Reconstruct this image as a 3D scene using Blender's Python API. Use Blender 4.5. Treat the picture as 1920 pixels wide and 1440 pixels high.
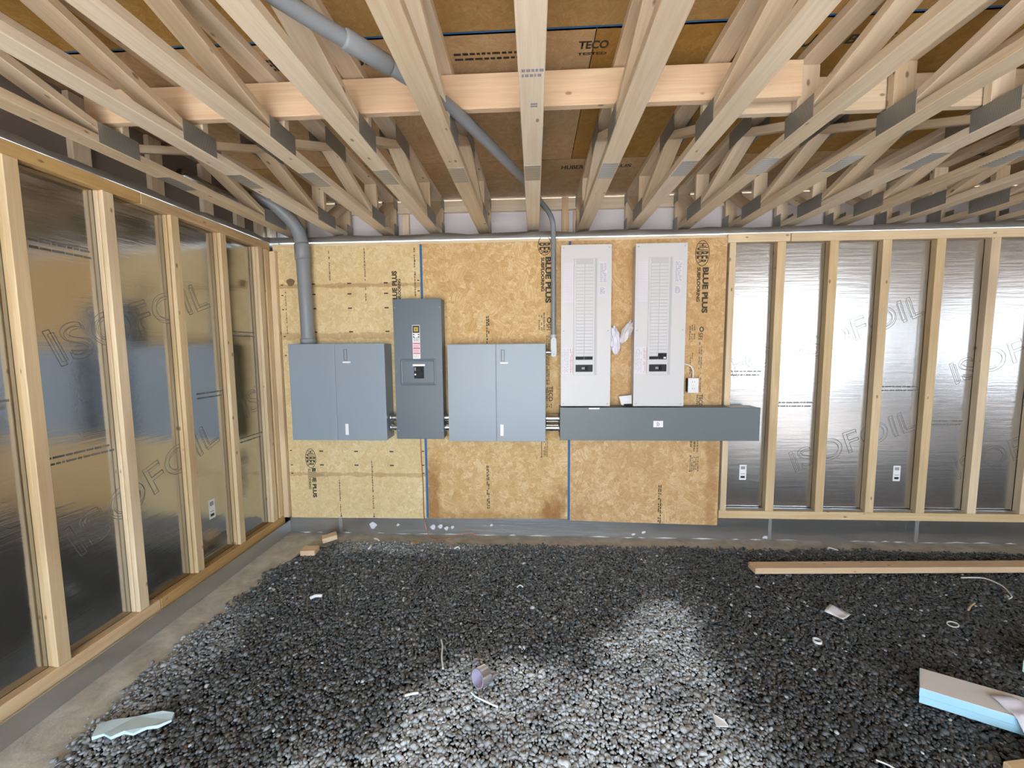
import bpy, bmesh, math, random
import numpy as np
from mathutils import Vector, Matrix

random.seed(7)
rng = np.random.default_rng(11)
scene = bpy.context.scene
COL = scene.collection
for o in list(bpy.data.objects):
    bpy.data.objects.remove(o)

# ------------------------------------------------------------------ camera, world, light, exposure
cam_d = bpy.data.cameras.new('camera')
cam_d.sensor_fit = 'HORIZONTAL'
cam_d.sensor_width = 36.0
cam_d.lens = 776.0 / 1920.0 * 36.0
cam_d.clip_start = 0.05
cam_d.clip_end = 300
cam = bpy.data.objects.new('camera', cam_d)
COL.objects.link(cam)
YAW, PITCH, ROLL, CAM_H = -0.05463, 0.08812, 0.00759, 1.5
_f = Vector((math.sin(YAW) * math.cos(PITCH), math.cos(YAW) * math.cos(PITCH), -math.sin(PITCH)))
_r = Vector((math.cos(YAW), -math.sin(YAW), 0))
_d = _f.cross(_r)
_r2 = math.cos(ROLL) * _r + math.sin(ROLL) * _d
_d2 = -math.sin(ROLL) * _r + math.cos(ROLL) * _d
cam.matrix_world = Matrix(((_r2.x, -_d2.x, -_f.x, 0), (_r2.y, -_d2.y, -_f.y, 0), (_r2.z, -_d2.z, -_f.z, CAM_H), (0, 0, 0, 1)))
scene.camera = cam

world = bpy.data.worlds.new('overcast_sky')
scene.world = world
world.use_nodes = True
wn = world.node_tree.nodes
wn['Background'].inputs['Color'].default_value = (0.71, 0.86, 1.0, 1)
wn['Background'].inputs['Strength'].default_value = 3.2

# two openings in the rear wall (behind the camera), a wide bay and a window hole: sampling portals for the sky
OPZ, REAR = 2.3, -2.6
OPEN = ((-1.95, 1.6, 0.0, OPZ), (4.2, 6.6, 1.0, 2.25))
for n_, (a_, b_, y_, z_) in enumerate(OPEN):
    pl = bpy.data.lights.new('opening_portal', 'AREA')
    pl.shape = 'RECTANGLE'
    pl.size = b_ - a_
    pl.size_y = z_ - y_
    pl.cycles.is_portal = True
    po = bpy.data.objects.new('opening_portal', pl)
    COL.objects.link(po)
    po.location = ((a_ + b_) / 2, REAR - 0.12, (y_ + z_) / 2)
    po.rotation_euler = (math.radians(90), 0, 0)   # -Z of the lamp faces +Y, into the room
sun_d = bpy.data.lights.new('sun', 'SUN')
sun_d.energy = 12.0
sun_d.angle = math.radians(6)
sun_d.color = (1.0, 0.98, 0.96)
sun = bpy.data.objects.new('sun', sun_d)
COL.objects.link(sun)
sun.rotation_euler = (math.radians(38), 0, math.radians(25))   # high, over the yard behind the camera

scene.view_settings.view_transform = 'Standard'
scene.view_settings.look = 'None'
scene.view_settings.gamma = 1.0
scene.view_settings.use_curve_mapping = False
scene.view_settings.exposure = 1.87
scene.cycles.max_bounces = 6
scene.cycles.diffuse_bounces = 4
scene.cycles.glossy_bounces = 4
scene.cycles.adaptive_threshold = 0.06
scene.cycles.caustics_reflective = False

# ------------------------------------------------------------------ materials
def sg(r, g, b):
    f = lambda c: (c / 255 / 12.92) if c / 255 <= 0.04045 else ((c / 255 + 0.055) / 1.055) ** 2.4
    return (f(r), f(g), f(b), 1)

class N:
    def __init__(self, name):
        self.m = bpy.data.materials.new(name)
        self.m.use_nodes = True
        self.t = self.m.node_tree
        self.b = self.t.nodes['Principled BSDF']
    def n(self, typ, **kw):
        nd = self.t.nodes.new(typ)
        for k, v in kw.items():
            if k in ('inp',):
                for i, val in v.items():
                    nd.inputs[i].default_value = val
            else:
                setattr(nd, k, v)
        return nd
    def l(self, a, b):
        self.t.links.new(a, b)
    def math(self, op, a, b=None, clamp=False):
        nd = self.n('ShaderNodeMath', operation=op, use_clamp=clamp)
        for i, v in enumerate((a, b)):
            if v is None: continue
            if isinstance(v, (int, float)): nd.inputs[i].default_value = v
            else: self.l(v, nd.inputs[i])
        return nd.outputs[0]
    def mix(self, fac, a, b, mode='MIX'):
        nd = self.n('ShaderNodeMix', data_type='RGBA', blend_type=mode)
        for s, v in ((nd.inputs[0], fac), (nd.inputs[6], a), (nd.inputs[7], b)):
            if isinstance(v, (int, float)): s.default_value = v
            elif isinstance(v, tuple): s.default_value = v
            else: self.l(v, s)
        return nd.outputs[2]
    def ramp(self, fac, stops):
        nd = self.n('ShaderNodeValToRGB')
        e = nd.color_ramp.elements
        while len(e) < len(stops): e.new(0.5)
        for el, (p, c) in zip(e, stops):
            el.position = p
            el.color = c if isinstance(c, tuple) else (c, c, c, 1)
        self.l(fac, nd.inputs[0])
        return nd.outputs[0]
    def map(self, vec, scale=(1, 1, 1), loc=(0, 0, 0), rot=(0, 0, 0)):
        nd = self.n('ShaderNodeMapping')
        nd.inputs['Scale'].default_value = scale
        nd.inputs['Location'].default_value = loc
        nd.inputs['Rotation'].default_value = rot
        self.l(vec, nd.inputs[0])
        return nd.outputs[0]
    def noise(self, vec, scale, detail=3, rough=0.5, dist=0.0):
        nd = self.n('ShaderNodeTexNoise')
        nd.inputs['Scale'].default_value = scale
        nd.inputs['Detail'].default_value = detail
        nd.inputs['Roughness'].default_value = rough
        nd.inputs['Distortion'].default_value = dist
        self.l(vec, nd.inputs['Vector'])
        return nd.outputs['Fac'], nd.outputs['Color']
    def gc(self, jitter=True):
        a = self.n('ShaderNodeAttribute', attribute_name='gc').outputs['Vector']
        if not jitter: return a
        r = self.n('ShaderNodeObjectInfo').outputs['Random']
        ad = self.n('ShaderNodeVectorMath', operation='ADD')
        cv = self.n('ShaderNodeCombineXYZ')
        self.l(self.math('MULTIPLY', r, 37.0), cv.inputs[0])
        self.l(self.math('MULTIPLY', r, 3.7), cv.inputs[1])
        self.l(a, ad.inputs[0]); self.l(cv.outputs[0], ad.inputs[1])
        return ad.outputs[0]
    def bump(self, h, strength, dist=0.002):
        nd = self.n('ShaderNodeBump')
        nd.inputs['Strength'].default_value = strength
        nd.inputs['Distance'].default_value = dist
        self.l(h, nd.inputs['Height'])
        self.l(nd.outputs[0], self.b.inputs['Normal'])
    def set(self, **kw):
        for k, v in kw.items():
            s = self.b.inputs[k.replace('_', ' ')]
            if hasattr(v, 'is_linked'): self.l(v, s)
            else: s.default_value = v
        return self.m

def plain(name, col, rough=0.5, metal=0.0, **kw):
    return N(name).set(Base_Color=col, Roughness=rough, Metallic=metal, **kw)

def wood(name, light, dark, knotcol, rough=0.62, warm=0.25):
    k = N(name)
    v = k.gc()
    g1, _ = k.noise(k.map(v, (2.2, 55, 55)), 1.0, 4, 0.6, 0.6)
    g2, _ = k.noise(k.map(v, (6, 160, 160)), 1.0, 2, 0.5)
    base = k.mix(k.ramp(g1, [(0.3, 0.0), (0.72, 1.0)]), light, dark)
    base = k.mix(k.math('MULTIPLY', g2, 0.25), base, tuple(x * 0.72 for x in dark[:3]) + (1,))
    big, _ = k.noise(k.map(v, (1.1, 4, 4)), 1.0, 2)
    base = k.mix(k.math('MULTIPLY', k.ramp(big, [(0.45, 0.0), (0.75, 1.0)]), warm), base, knotcol)
    vo = k.n('ShaderNodeTexVoronoi', feature='F1')
    vo.inputs['Scale'].default_value = 1.0
    vo.inputs['Randomness'].default_value = 1.0
    k.l(k.map(v, (7.5, 15, 15)), vo.inputs['Vector'])
    vs_ = k.n('ShaderNodeSeparateColor'); k.l(vo.outputs['Color'], vs_.inputs[0])
    kn = k.math('MULTIPLY', k.ramp(vo.outputs['Distance'], [(0.07, 1.0), (0.13, 0.0)]), k.ramp(vs_.outputs[0], [(0.50, 0.0), (0.52, 1.0)]))
    base = k.mix(k.math('MULTIPLY', kn, 0.75), base, knotcol)
    r = k.n('ShaderNodeObjectInfo').outputs['Random']
    hsv = k.n('ShaderNodeHueSaturation')
    k.l(base, hsv.inputs['Color'])
    k.l(k.math('ADD', k.math('MULTIPLY', r, 0.22), 0.88), hsv.inputs['Value'])
    k.l(k.math('SUBTRACT', 1.12, k.math('MULTIPLY', r, 0.3)), hsv.inputs['Saturation'])
    return k.set(Base_Color=hsv.outputs[0], Roughness=rough)

M = {}
M['truss'] = wood('spruce_truss_lumber', sg(242, 226, 200), sg(226, 200, 168), sg(110, 74, 46), warm=0.16)
M['stud'] = wood('pine_stud_lumber', sg(240, 217, 180), sg(222, 192, 146), sg(120, 80, 46), warm=0.35)
M['plate'] = wood('pine_plate_lumber', sg(232, 200, 148), sg(208, 166, 110), sg(112, 70, 38), warm=0.45)
M['fresh'] = wood('fresh_cut_lumber', sg(238, 211, 175), sg(223, 183, 142), sg(146, 94, 60), warm=0.2)

def osb(name, tones, stain=None, fl=1.5, vary=False):
    k = N(name)
    v = k.gc(False)
    def layer(cell, sx, sy, seed):
        """strands: patches of randomly turned streaky grain"""
        _, wc = k.noise(k.map(v, (1, 1, 1), (seed * 1.7, seed, 0)), 14.0, 2)
        ad = k.n('ShaderNodeMix', data_type='RGBA', blend_type='ADD')
        ad.inputs[0].default_value = 0.045
        k.l(v, ad.inputs[6]); k.l(wc, ad.inputs[7])
        vo = k.n('ShaderNodeTexVoronoi', feature='F1', voronoi_dimensions='2D')
        vo.inputs['Scale'].default_value = cell
        k.l(k.map(ad.outputs[2], (1, 1, 1), (seed * 3.1, seed * 5.3, 0)), vo.inputs['Vector'])
        sp = k.n('ShaderNodeSeparateColor')
        k.l(vo.outputs['Color'], sp.inputs[0])
        vr = k.n('ShaderNodeVectorRotate', rotation_type='Z_AXIS')
        k.l(v, vr.inputs['Vector'])
        k.l(k.math('MULTIPLY', sp.outputs[0], 6.2832), vr.inputs['Angle'])
        st, _ = k.noise(k.map(vr.outputs[0], (sx, sy, 1)), 1.0, 3, 0.6)
        return st, sp.outputs[1], sp.outputs[2], vo.outputs['Distance']
    a = layer(16 * fl, 14 * fl, 80 * fl, 1.0)
    b = layer(24 * fl, 18 * fl, 110 * fl, 2.6)
    c = layer(9 * fl, 9 * fl, 60 * fl, 4.1)
    def tint(L):
        t = k.math('ADD', k.math('MULTIPLY', L[0], 1.3), k.math('MULTIPLY', k.math('SUBTRACT', L[1], 0.5), 0.36))
        return k.ramp(t, [(0.28, tones[0]), (0.52, tones[1]), (0.72, tones[2]), (0.95, tones[3])])
    m2 = k.mix(k.ramp(b[2], [(0.45, 0.0), (0.55, 1.0)]), tint(a), tint(b))
    m2 = k.mix(k.ramp(c[2], [(0.84, 0.0), (0.88, 1.0)]), m2, tint(c))
    f, _ = k.noise(v, 160, 3, 0.6)
    m2 = k.mix(k.math('MULTIPLY', k.ramp(f, [(0.4, 0.0), (0.75, 1.0)]), 0.45), m2, tones[0])
    big, _ = k.noise(v, 2.6, 3)
    m2 = k.mix(k.math('MULTIPLY', k.ramp(big, [(0.42, 0.0), (0.7, 1.0)]), 0.4), m2, tones[0])
    cols = [a[0]]
    if stain:
        sep = k.n('ShaderNodeSeparateXYZ')
        k.l(v, sep.inputs[0])
        for kind, p in stain:
            n1, _ = k.noise(k.map(v, (7, 4, 1), (p[0] * 3.1, 0, 0)), 1.0, 4, 0.65)
            if kind == 'bottom':       # water mark soaked up from the lower edge: u centre, half width, height, strength
                du = k.math('DIVIDE', k.math('ABSOLUTE', k.math('SUBTRACT', sep.outputs[0], p[0])), p[1])
                dv = k.math('DIVIDE', k.math('SUBTRACT', sep.outputs[1], p[4]), p[2])
                d = k.math('SUBTRACT', k.math('MAXIMUM', du, dv), k.math('MULTIPLY', k.math('SUBTRACT', n1, 0.5), 2.0))
            else:                      # smear along u at height v: v centre, half height
                dv = k.math('DIVIDE', k.math('ABSOLUTE', k.math('SUBTRACT', sep.outputs[1], p[0])), p[1])
                d = k.math('SUBTRACT', dv, k.math('MULTIPLY', k.math('SUBTRACT', n1, 0.45), 3.5))
            mk = k.ramp(d, [(0.5, 1.0), (1.0, 0.0)])
            m2 = k.mix(k.math('MULTIPLY', mk, k.math('ADD', k.math('MULTIPLY', a[0], p[3]), p[3] * 0.45)), m2, sg(150, 98, 44), 'MIX')
    if vary:
        r = k.n('ShaderNodeObjectInfo').outputs['Random']
        hs = k.n('ShaderNodeHueSaturation')
        k.l(m2, hs.inputs['Color'])
        k.l(k.math('ADD', k.math('MULTIPLY', r, 0.45), 0.62), hs.inputs['Value'])
        k.l(k.math('SUBTRACT', 1.25, k.math('MULTIPLY', r, 0.45)), hs.inputs['Saturation'])
        m2 = hs.outputs[0]
    return k.set(Base_Color=m2, Roughness=0.7)

T1 = [sg(208, 178, 126), sg(220, 194, 144), sg(228, 206, 160), sg(238, 222, 184)]
T2 = [sg(192, 150, 94), sg(207, 169, 114), sg(219, 186, 134), sg(236, 212, 168)]
T3 = [sg(188, 145, 93), sg(202, 162, 111), sg(214, 178, 130), sg(232, 206, 164)]
TC = [sg(178, 138, 86), sg(187, 148, 96), sg(195, 158, 106), sg(205, 172, 124)]
M['osb1'] = osb('strand_board_pale', T1, fl=1.9, stain=[('smear', (1.99, 0.016, 0, 0.5)), ('smear', (1.60, 0.022, 0, 0.4)), ('smear', (0.485, 0.016, 0, 0.4))])
M['osb2'] = osb('strand_board_golden', T2, [('bottom', (-0.83, 0.09, 0.55, 0.75, 0.1)), ('bottom', (0.15, 0.11, 0.26, 0.85, 0.12)), ('bottom', (-0.35, 0.6, 0.07, 0.4, 0.13))])
M['osb3'] = osb('strand_board_tawny', T3, [('bottom', (0.33, 0.1, 0.16, 0.35, 0.12)), ('bottom', (1.36, 0.05, 1.2, 0.4, 0.12))])
M['osbc'] = osb('strand_board_brown_underside', TC, vary=True)

def foil(name, rough, tint, streak):
    k = N(name)
    v = k.gc(False)
    n1, _ = k.noise(k.map(v, (2.5, 45, 1)), 1.0, 3, 0.6)
    n2, _ = k.noise(k.map(v, (16, 22, 1)), 1.0, 3, 0.6, 1.0)
    n3, _ = k.noise(k.map(v, (1.3, 1.7, 1)), 1.0, 2)
    h = k.math('ADD', k.math('MULTIPLY', n1, streak), k.math('MULTIPLY', n2, 0.5))
    h = k.math('ADD', h, k.math('MULTIPLY', n3, 1.4))
    k.bump(h, 0.035, 0.02)
    k.l(k.math('ADD', k.math('MULTIPLY', n2, 0.1), rough - 0.05), k.b.inputs['Roughness'])
    return k.set(Base_Color=tint, Metallic=1.0)
M['foil'] = foil('aluminium_foil_facing', 0.13, (0.50, 0.50, 0.50, 1), 1.0)
M['foilr'] = foil('aluminium_foil_facing_wrinkled', 0.24, (0.66, 0.65, 0.65, 1), 1.6)
M['foilb'] = foil('aluminium_flashing_scuffed', 0.30, (0.64, 0.66, 0.68, 1), 3.0)
M['foilm'] = foil('crinkled_foil_membrane', 0.6, (0.42, 0.41, 0.40, 1), 1.0)
M['foilprint'] = plain('foil_grey_print', (0.20, 0.20, 0.19, 1), 0.6, 0.4)

def paint(name, col, rough=0.38, bump=0.05):
    k = N(name)
    tc = k.n('ShaderNodeTexCoord').outputs['Object']
    n, _ = k.noise(tc, 420, 2)
    n2, _ = k.noise(tc, 2.0, 3)
    k.l(k.mix(k.math('MULTIPLY', n2, 0.18), col, tuple(c * 0.82 for c in col[:3]) + (1,)), k.b.inputs['Base Color'])
    return k.set(Roughness=rough)
M['grey'] = paint('grey_enamel', sg(146, 158, 170), 0.36)
M['grey2'] = paint('grey_enamel_dark', sg(98, 109, 120), 0.36)
M['grey3'] = paint('grey_enamel_trough', sg(106, 115, 119), 0.42)
M['white'] = paint('white_enamel', sg(214, 212, 214), 0.4)
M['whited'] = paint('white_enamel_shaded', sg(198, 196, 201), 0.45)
M['white2'] = paint('white_plastic', sg(236, 236, 238), 0.45)
M['pvc'] = paint('grey_pvc', sg(138, 142, 148), 0.42)
M['fitting'] = paint('pale_grey_fitting', sg(202, 206, 214), 0.4)
M['chrome'] = plain('bright_zinc', (0.72, 0.72, 0.74, 1), 0.18, 1.0)
M['screw'] = plain('zinc_screw', (0.5, 0.5, 0.52, 1), 0.35, 1.0)
M['black'] = plain('black_plastic', (0.008, 0.008, 0.009, 1), 0.5, Specular_IOR_Level=0.25)
M['dkgrey'] = plain('charcoal_plastic', (0.022, 0.022, 0.023, 1), 0.5, Specular_IOR_Level=0.25)
M['groove'] = plain('shadow_gap', (0.10, 0.11, 0.12, 1), 0.6)
M['groovew'] = plain('pale_grey_gap', (0.50, 0.50, 0.53, 1), 0.5)
M['ink'] = plain('dark_brown_ink', (0.055, 0.040, 0.022, 1), 0.7)
M['inkf'] = plain('faded_brown_ink', (0.20, 0.135, 0.07, 1), 0.75)
M['inkc'] = plain('black_ink', (0.03, 0.026, 0.02, 1), 0.7)
M['blue'] = plain('blue_edge_paint', sg(40, 104, 160), 0.6)
M['label'] = plain('white_label', sg(244, 242, 244), 0.5)
M['labelp'] = plain('lilac_label', sg(222, 218, 226), 0.5)
M['red'] = plain('red_label_ink', sg(196, 72, 92), 0.5)
M['pink'] = plain('pink_label', sg(240, 212, 220), 0.5)
M['yellow'] = plain('yellow_label_ink', sg(214, 190, 60), 0.5)
M['labelink'] = plain('grey_label_ink', sg(158, 152, 166), 0.6)
M['blackink'] = plain('black_label_ink', sg(30, 28, 30), 0.6)
M['rim'] = plain('white_rim_board', sg(226, 222, 230), 0.6)
M['rimd'] = plain('grey_brown_rim_board', sg(136, 124, 118), 0.7)
M['copper'] = plain('bare_copper', sg(190, 120, 90), 0.35, 0.8)
M['cable'] = plain('white_cable', sg(232, 230, 226), 0.45)
M['scrap'] = plain('white_scrap_plastic', sg(236, 236, 236), 0.5)
M['foam'] = plain('pale_blue_foam', sg(168, 214, 234), 0.8)
M['foamscrap'] = plain('pale_blue_white_foam', sg(208, 230, 238), 0.7)
M['foamface'] = plain('white_foam_facing', sg(232, 228, 226), 0.6)
M['foamgreen'] = plain('pale_green_foam', sg(196, 232, 222), 0.8)
M['paper'] = plain('white_paper', sg(238, 236, 242), 0.7)
M['tape'] = plain('silver_tape', (0.78, 0.76, 0.82, 1), 0.25, 0.9)
M['tapecore'] = plain('lilac_card_core', sg(186, 180, 206), 0.7)
M['duct'] = plain('galvanised_duct', (0.6, 0.62, 0.64, 1), 0.25, 1.0)
k = N('clear_plastic_film')
k.set(Base_Color=(0.93, 0.92, 0.97, 1), Roughness=0.12, Alpha=0.55)
M['film'] = k.m
k = N('milky_plastic_film')
k.set(Base_Color=sg(236, 233, 246), Roughness=0.25, Alpha=0.88)
M['film2'] = k.m

def plate_mat(name, col, rough, axis, freq):
    k = N(name)
    v = k.gc(False)
    a = k.n('ShaderNodeTexWave', wave_type='BANDS', bands_direction=axis)
    a.inputs['Scale'].default_value = freq
    k.l(v, a.inputs['Vector'])
    st = k.ramp(a.outputs['Fac'], [(0.35, 0.0), (0.6, 1.0)])
    k.l(k.mix(st, tuple(c * 0.35 for c in col[:3]) + (1,), col), k.b.inputs['Base Color'])
    k.bump(st, 0.5, 0.003)
    return k.set(Roughness=rough, Metallic=0.6)
M['nailplate'] = plate_mat('toothed_nail_plate', (0.50, 0.50, 0.47, 1), 0.5, 'X', 26)
M['splice'] = plate_mat('slotted_splice_plate', (0.62, 0.63, 0.64, 1), 0.32, 'X', 22)

k = N('concrete_footing')
tc = k.n('ShaderNodeTexCoord').outputs['Object']
n1, _ = k.noise(tc, 7, 5, 0.7, 0.5)
n2, _ = k.noise(tc, 60, 4, 0.7)
k.l(k.mix(n2, k.mix(k.ramp(n1, [(0.35, 0.0), (0.65, 1.0)]), sg(150, 143, 132), sg(232, 228, 220)), sg(204, 198, 188)), k.b.inputs['Base Color'])
k.bump(n2, 0.4, 0.004)
M['concrete'] = k.set(Roughness=0.9)

k = N('gravel_bed')
tc = k.n('ShaderNodeTexCoord').outputs['Object']
vo = k.n('ShaderNodeTexVoronoi', feature='F1')
vo.inputs['Scale'].default_value = 55
k.l(tc, vo.inputs['Vector'])
sp = k.n('ShaderNodeSeparateColor'); k.l(vo.outputs['Color'], sp.inputs[0])
dark_tones = k.ramp(sp.outputs[0], [(0.0, sg(34, 34, 34)), (0.6, sg(70, 70, 70)), (1.0, sg(116, 118, 120))])
pale_tones = k.ramp(sp.outputs[0], [(0.0, sg(168, 168, 170)), (0.6, sg(196, 196, 198)), (1.0, sg(222, 224, 226))])
sx = k.n('ShaderNodeSeparateXYZ'); k.l(tc, sx.inputs[0])
wn1, _ = k.noise(tc, 1.1, 3)
mk = k.ramp(k.math('ADD', sx.outputs[1], k.math('MULTIPLY', wn1, 0.8)), [(0.80, 1.0), (1.0, 0.0)])   # pale tone added towards the open bay to bounce light up to the ceiling
k.l(k.mix(mk, dark_tones, pale_tones), k.b.inputs['Base Color'])
k.bump(vo.outputs['Distance'], 0.8, 0.01)
M['bed'] = k.set(Roughness=0.75)

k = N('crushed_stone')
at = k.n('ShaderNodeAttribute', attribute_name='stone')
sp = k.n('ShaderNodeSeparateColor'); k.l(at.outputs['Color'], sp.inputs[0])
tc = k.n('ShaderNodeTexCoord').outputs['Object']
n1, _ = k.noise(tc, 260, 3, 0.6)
# stone.r: tone, stone.g: hue, stone.b: paleness
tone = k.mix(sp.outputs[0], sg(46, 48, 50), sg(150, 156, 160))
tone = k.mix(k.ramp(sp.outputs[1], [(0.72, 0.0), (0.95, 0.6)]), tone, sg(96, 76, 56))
paler = k.mix(sp.outputs[0], sg(190, 196, 203), sg(246, 250, 254))
colr = k.mix(sp.outputs[2], tone, paler)
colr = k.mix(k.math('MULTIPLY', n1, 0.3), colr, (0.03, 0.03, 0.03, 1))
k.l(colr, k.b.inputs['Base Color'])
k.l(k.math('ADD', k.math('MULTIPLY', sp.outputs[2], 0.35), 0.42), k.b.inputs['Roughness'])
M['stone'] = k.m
M['ground'] = plain('yard_gravel', sg(176, 170, 162), 0.9)

# ------------------------------------------------------------------ builders
WLOC = {}
def link(o, parent=None, loc=(0, 0, 0)):
    COL.objects.link(o)
    loc = Vector(loc)
    WLOC[o.name] = loc
    if parent is not None:
        o.parent = parent
        o.location = loc - WLOC[parent.name]
    else:
        o.location = loc
    return o

def empty(name, loc, label=None, cat=None, group=None):
    o = bpy.data.objects.new(name, None)
    o.empty_display_size = 0.05
    link(o, None, loc)
    tag(o, label, cat, group)
    return o

def tag(o, label=None, cat=None, group=None, kind=None):
    if label: o['label'] = label
    if cat: o['category'] = cat
    if group: o['group'] = group
    if kind: o['kind'] = kind
    return o

def mesh_obj(name, verts, faces, mat, parent=None, loc=(0, 0, 0), gc=None, smooth=False):
    me = bpy.data.meshes.new(name)
    me.from_pydata([tuple(v) for v in verts], [], faces)
    if gc is not None:
        at = me.attributes.new('gc', 'FLOAT_VECTOR', 'POINT')
        at.data.foreach_set('vector', np.asarray(gc, dtype=np.float32).ravel())
    if smooth:
        me.polygons.foreach_set('use_smooth', [True] * len(me.polygons))
    mats = mat if isinstance(mat, (list, tuple)) else [mat]
    for m in mats: me.materials.append(M[m])
    me.update()
    o = bpy.data.objects.new(name, me)
    return link(o, parent, loc)

def box_bm(sx, sy, sz, bev=0.0, seg=1):
    bm = bmesh.new()
    bmesh.ops.create_cube(bm, size=1.0)
    for v in bm.verts:
        v.co = Vector((v.co.x * sx, v.co.y * sy, v.co.z * sz))
    if bev > 0:
        bmesh.ops.bevel(bm, geom=bm.edges[:], offset=min(bev, 0.45 * min(sx, sy, sz)), segments=seg, affect='EDGES', profile=0.5)
    return bm

def bm_data(bm):
    bm.verts.index_update()
    vs = [v.co.copy() for v in bm.verts]
    fs = [[v.index for v in f.verts] for f in bm.faces]
    bm.free()
    return vs, fs

def board(name, p0, p1, wdir, w, t, mat, parent=None, bev=0.0025):
    """a straight piece of lumber from p0 to p1 (centre line), w wide along wdir, t thick across it"""
    p0, p1 = Vector(p0), Vector(p1)
    a = p1 - p0
    L = a.length
    a.normalize()
    wd = Vector(wdir)
    wd = (wd - a * wd.dot(a)).normalized()
    td = a.cross(wd)
    vs, fs = bm_data(box_bm(L, w, t, bev))
    s = random.random() * 20
    gc = [(v.x + s, v.y + s * 0.3, v.z) for v in vs]
    c = (p0 + p1) / 2
    return mesh_obj(name, [a * v.x + wd * v.y + td * v.z for v in vs], fs, mat, parent, c, gc)

def box(name, x0, x1, y0, y1, z0, z1, mat, parent=None, bev=0.0, seg=1, uv='xz'):
    vs, fs = bm_data(box_bm(x1 - x0, y1 - y0, z1 - z0, bev, seg))
    c = Vector(((x0 + x1) / 2, (y0 + y1) / 2, (z0 + z1) / 2))
    if uv == 'xz': gc = [(v.x + c.x, v.z + c.z, 0) for v in vs]
    elif uv == 'yz': gc = [(v.y + c.y, v.z + c.z, 0) for v in vs]
    else: gc = [(v.x + c.x, v.y + c.y, 0) for v in vs]
    return mesh_obj(name, vs, fs, mat, parent, c, gc)

def prism(name, pts, y0, y1, mat, parent=None):
    """outline in x,z extruded from y0 to y1"""
    n = len(pts)
    vs = [(x, y0, z) for x, z in pts] + [(x, y1, z) for x, z in pts]
    fs = [list(range(n)), list(range(2 * n - 1, n - 1, -1))] + [[i, i + n, (i + 1) % n + n, (i + 1) % n] for i in range(n)]
    c = Vector(vs[0])
    return mesh_obj(name, [Vector(v) - c for v in vs], fs, mat, parent, c, [(v[0], v[2], 0) for v in vs])

def tube(name, pts, r, mat, parent=None, seg=12, cap=True):
    pts = [Vector(p) for p in pts]
    rs = r if isinstance(r, (list, tuple)) else [r] * len(pts)
    n = len(pts)
    tang = []
    for i in range(n):
        d = (pts[min(i + 1, n - 1)] - pts[max(i - 1, 0)]).normalized()
        tang.append(d)
    up = Vector((0, 0, 1)) if abs(tang[0].z) < 0.9 else Vector((1, 0, 0))
    nx = tang[0].cross(up).normalized()
    vs, fs = [], []
    for i in range(n):
        nx = (nx - tang[i] * nx.dot(tang[i])).normalized()
        ny = tang[i].cross(nx)
        for k_ in range(seg):
            a = 2 * math.pi * k_ / seg
            vs.append(pts[i] + (nx * math.cos(a) + ny * math.sin(a)) * rs[i])
    for i in range(n - 1):
        for k_ in range(seg):
            a, b = i * seg + k_, i * seg + (k_ + 1) % seg
            fs.append([a, b, b + seg, a + seg])
    if cap:
        fs.append(list(range(seg))[::-1])
        fs.append([(n - 1) * seg + k_ for k_ in range(seg)])
    c = pts[0]
    o = mesh_obj(name, [v - c for v in vs], fs, mat, parent, c, None, True)
    return o

def smooth_path(pts, sub=8):
    pts = [Vector(p) for p in pts]
    out = []
    for i in range(len(pts) - 1):
        p0, p1, p2, p3 = pts[max(i - 1, 0)], pts[i], pts[i + 1], pts[min(i + 2, len(pts) - 1)]
        for j in range(sub):
            t = j / sub
            out.append(0.5 * ((2 * p1) + (p2 - p0) * t + (2 * p0 - 5 * p1 + 4 * p2 - p3) * t * t + (3 * p1 - p0 - 3 * p2 + p3) * t ** 3))
    out.append(pts[-1])
    return out

def lettering(name, body, c, right, up, length, height, mat, parent, bold=0.0, outline=0.0, shear=0.0, lift=0.0006):
    """lettering in a plane: centre c, reading direction, letter-up direction, overall length and height"""
    cu = bpy.data.curves.new('tmp', 'FONT')
    cu.body = body
    cu.align_x = 'CENTER'
    cu.shear = shear
    if outline:
        cu.fill_mode = 'NONE'
        cu.bevel_depth = outline
        cu.bevel_resolution = 0
        cu.resolution_u = 6
    else:
        cu.offset = bold
        cu.resolution_u = 4
    tmp = bpy.data.objects.new('tmp', cu)
    COL.objects.link(tmp)
    dg = bpy.context.evaluated_depsgraph_get()
    me = bpy.data.meshes.new_from_object(tmp.evaluated_get(dg))
    n = len(me.vertices)
    co = np.zeros(n * 3, dtype=np.float32)
    me.vertices.foreach_get('co', co)
    co = co.reshape(-1, 3)
    mn, mx = co.min(0), co.max(0)
    s = np.maximum(mx - mn, 1e-6)
    r, u = Vector(right).normalized(), Vector(up).normalized()
    nrm = r.cross(u)
    x = (co[:, 0] - (mn[0] + mx[0]) / 2) / s[0] * length
    y = (co[:, 1] - (mn[1] + mx[1]) / 2) / s[1] * height
    z = (co[:, 2] * (height / s[1]) if outline else co[:, 2] * 0) + lift
    out = np.outer(x, r) + np.outer(y, u) + np.outer(z, nrm)
    me.vertices.foreach_set('co', out.astype(np.float32).ravel())
    me.materials.clear()
    me.materials.append(M[mat])
    me.name = name
    me.update()
    bpy.data.objects.remove(tmp)
    bpy.data.curves.remove(cu)
    o = bpy.data.objects.new(name, me)
    return link(o, parent, c)

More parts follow.
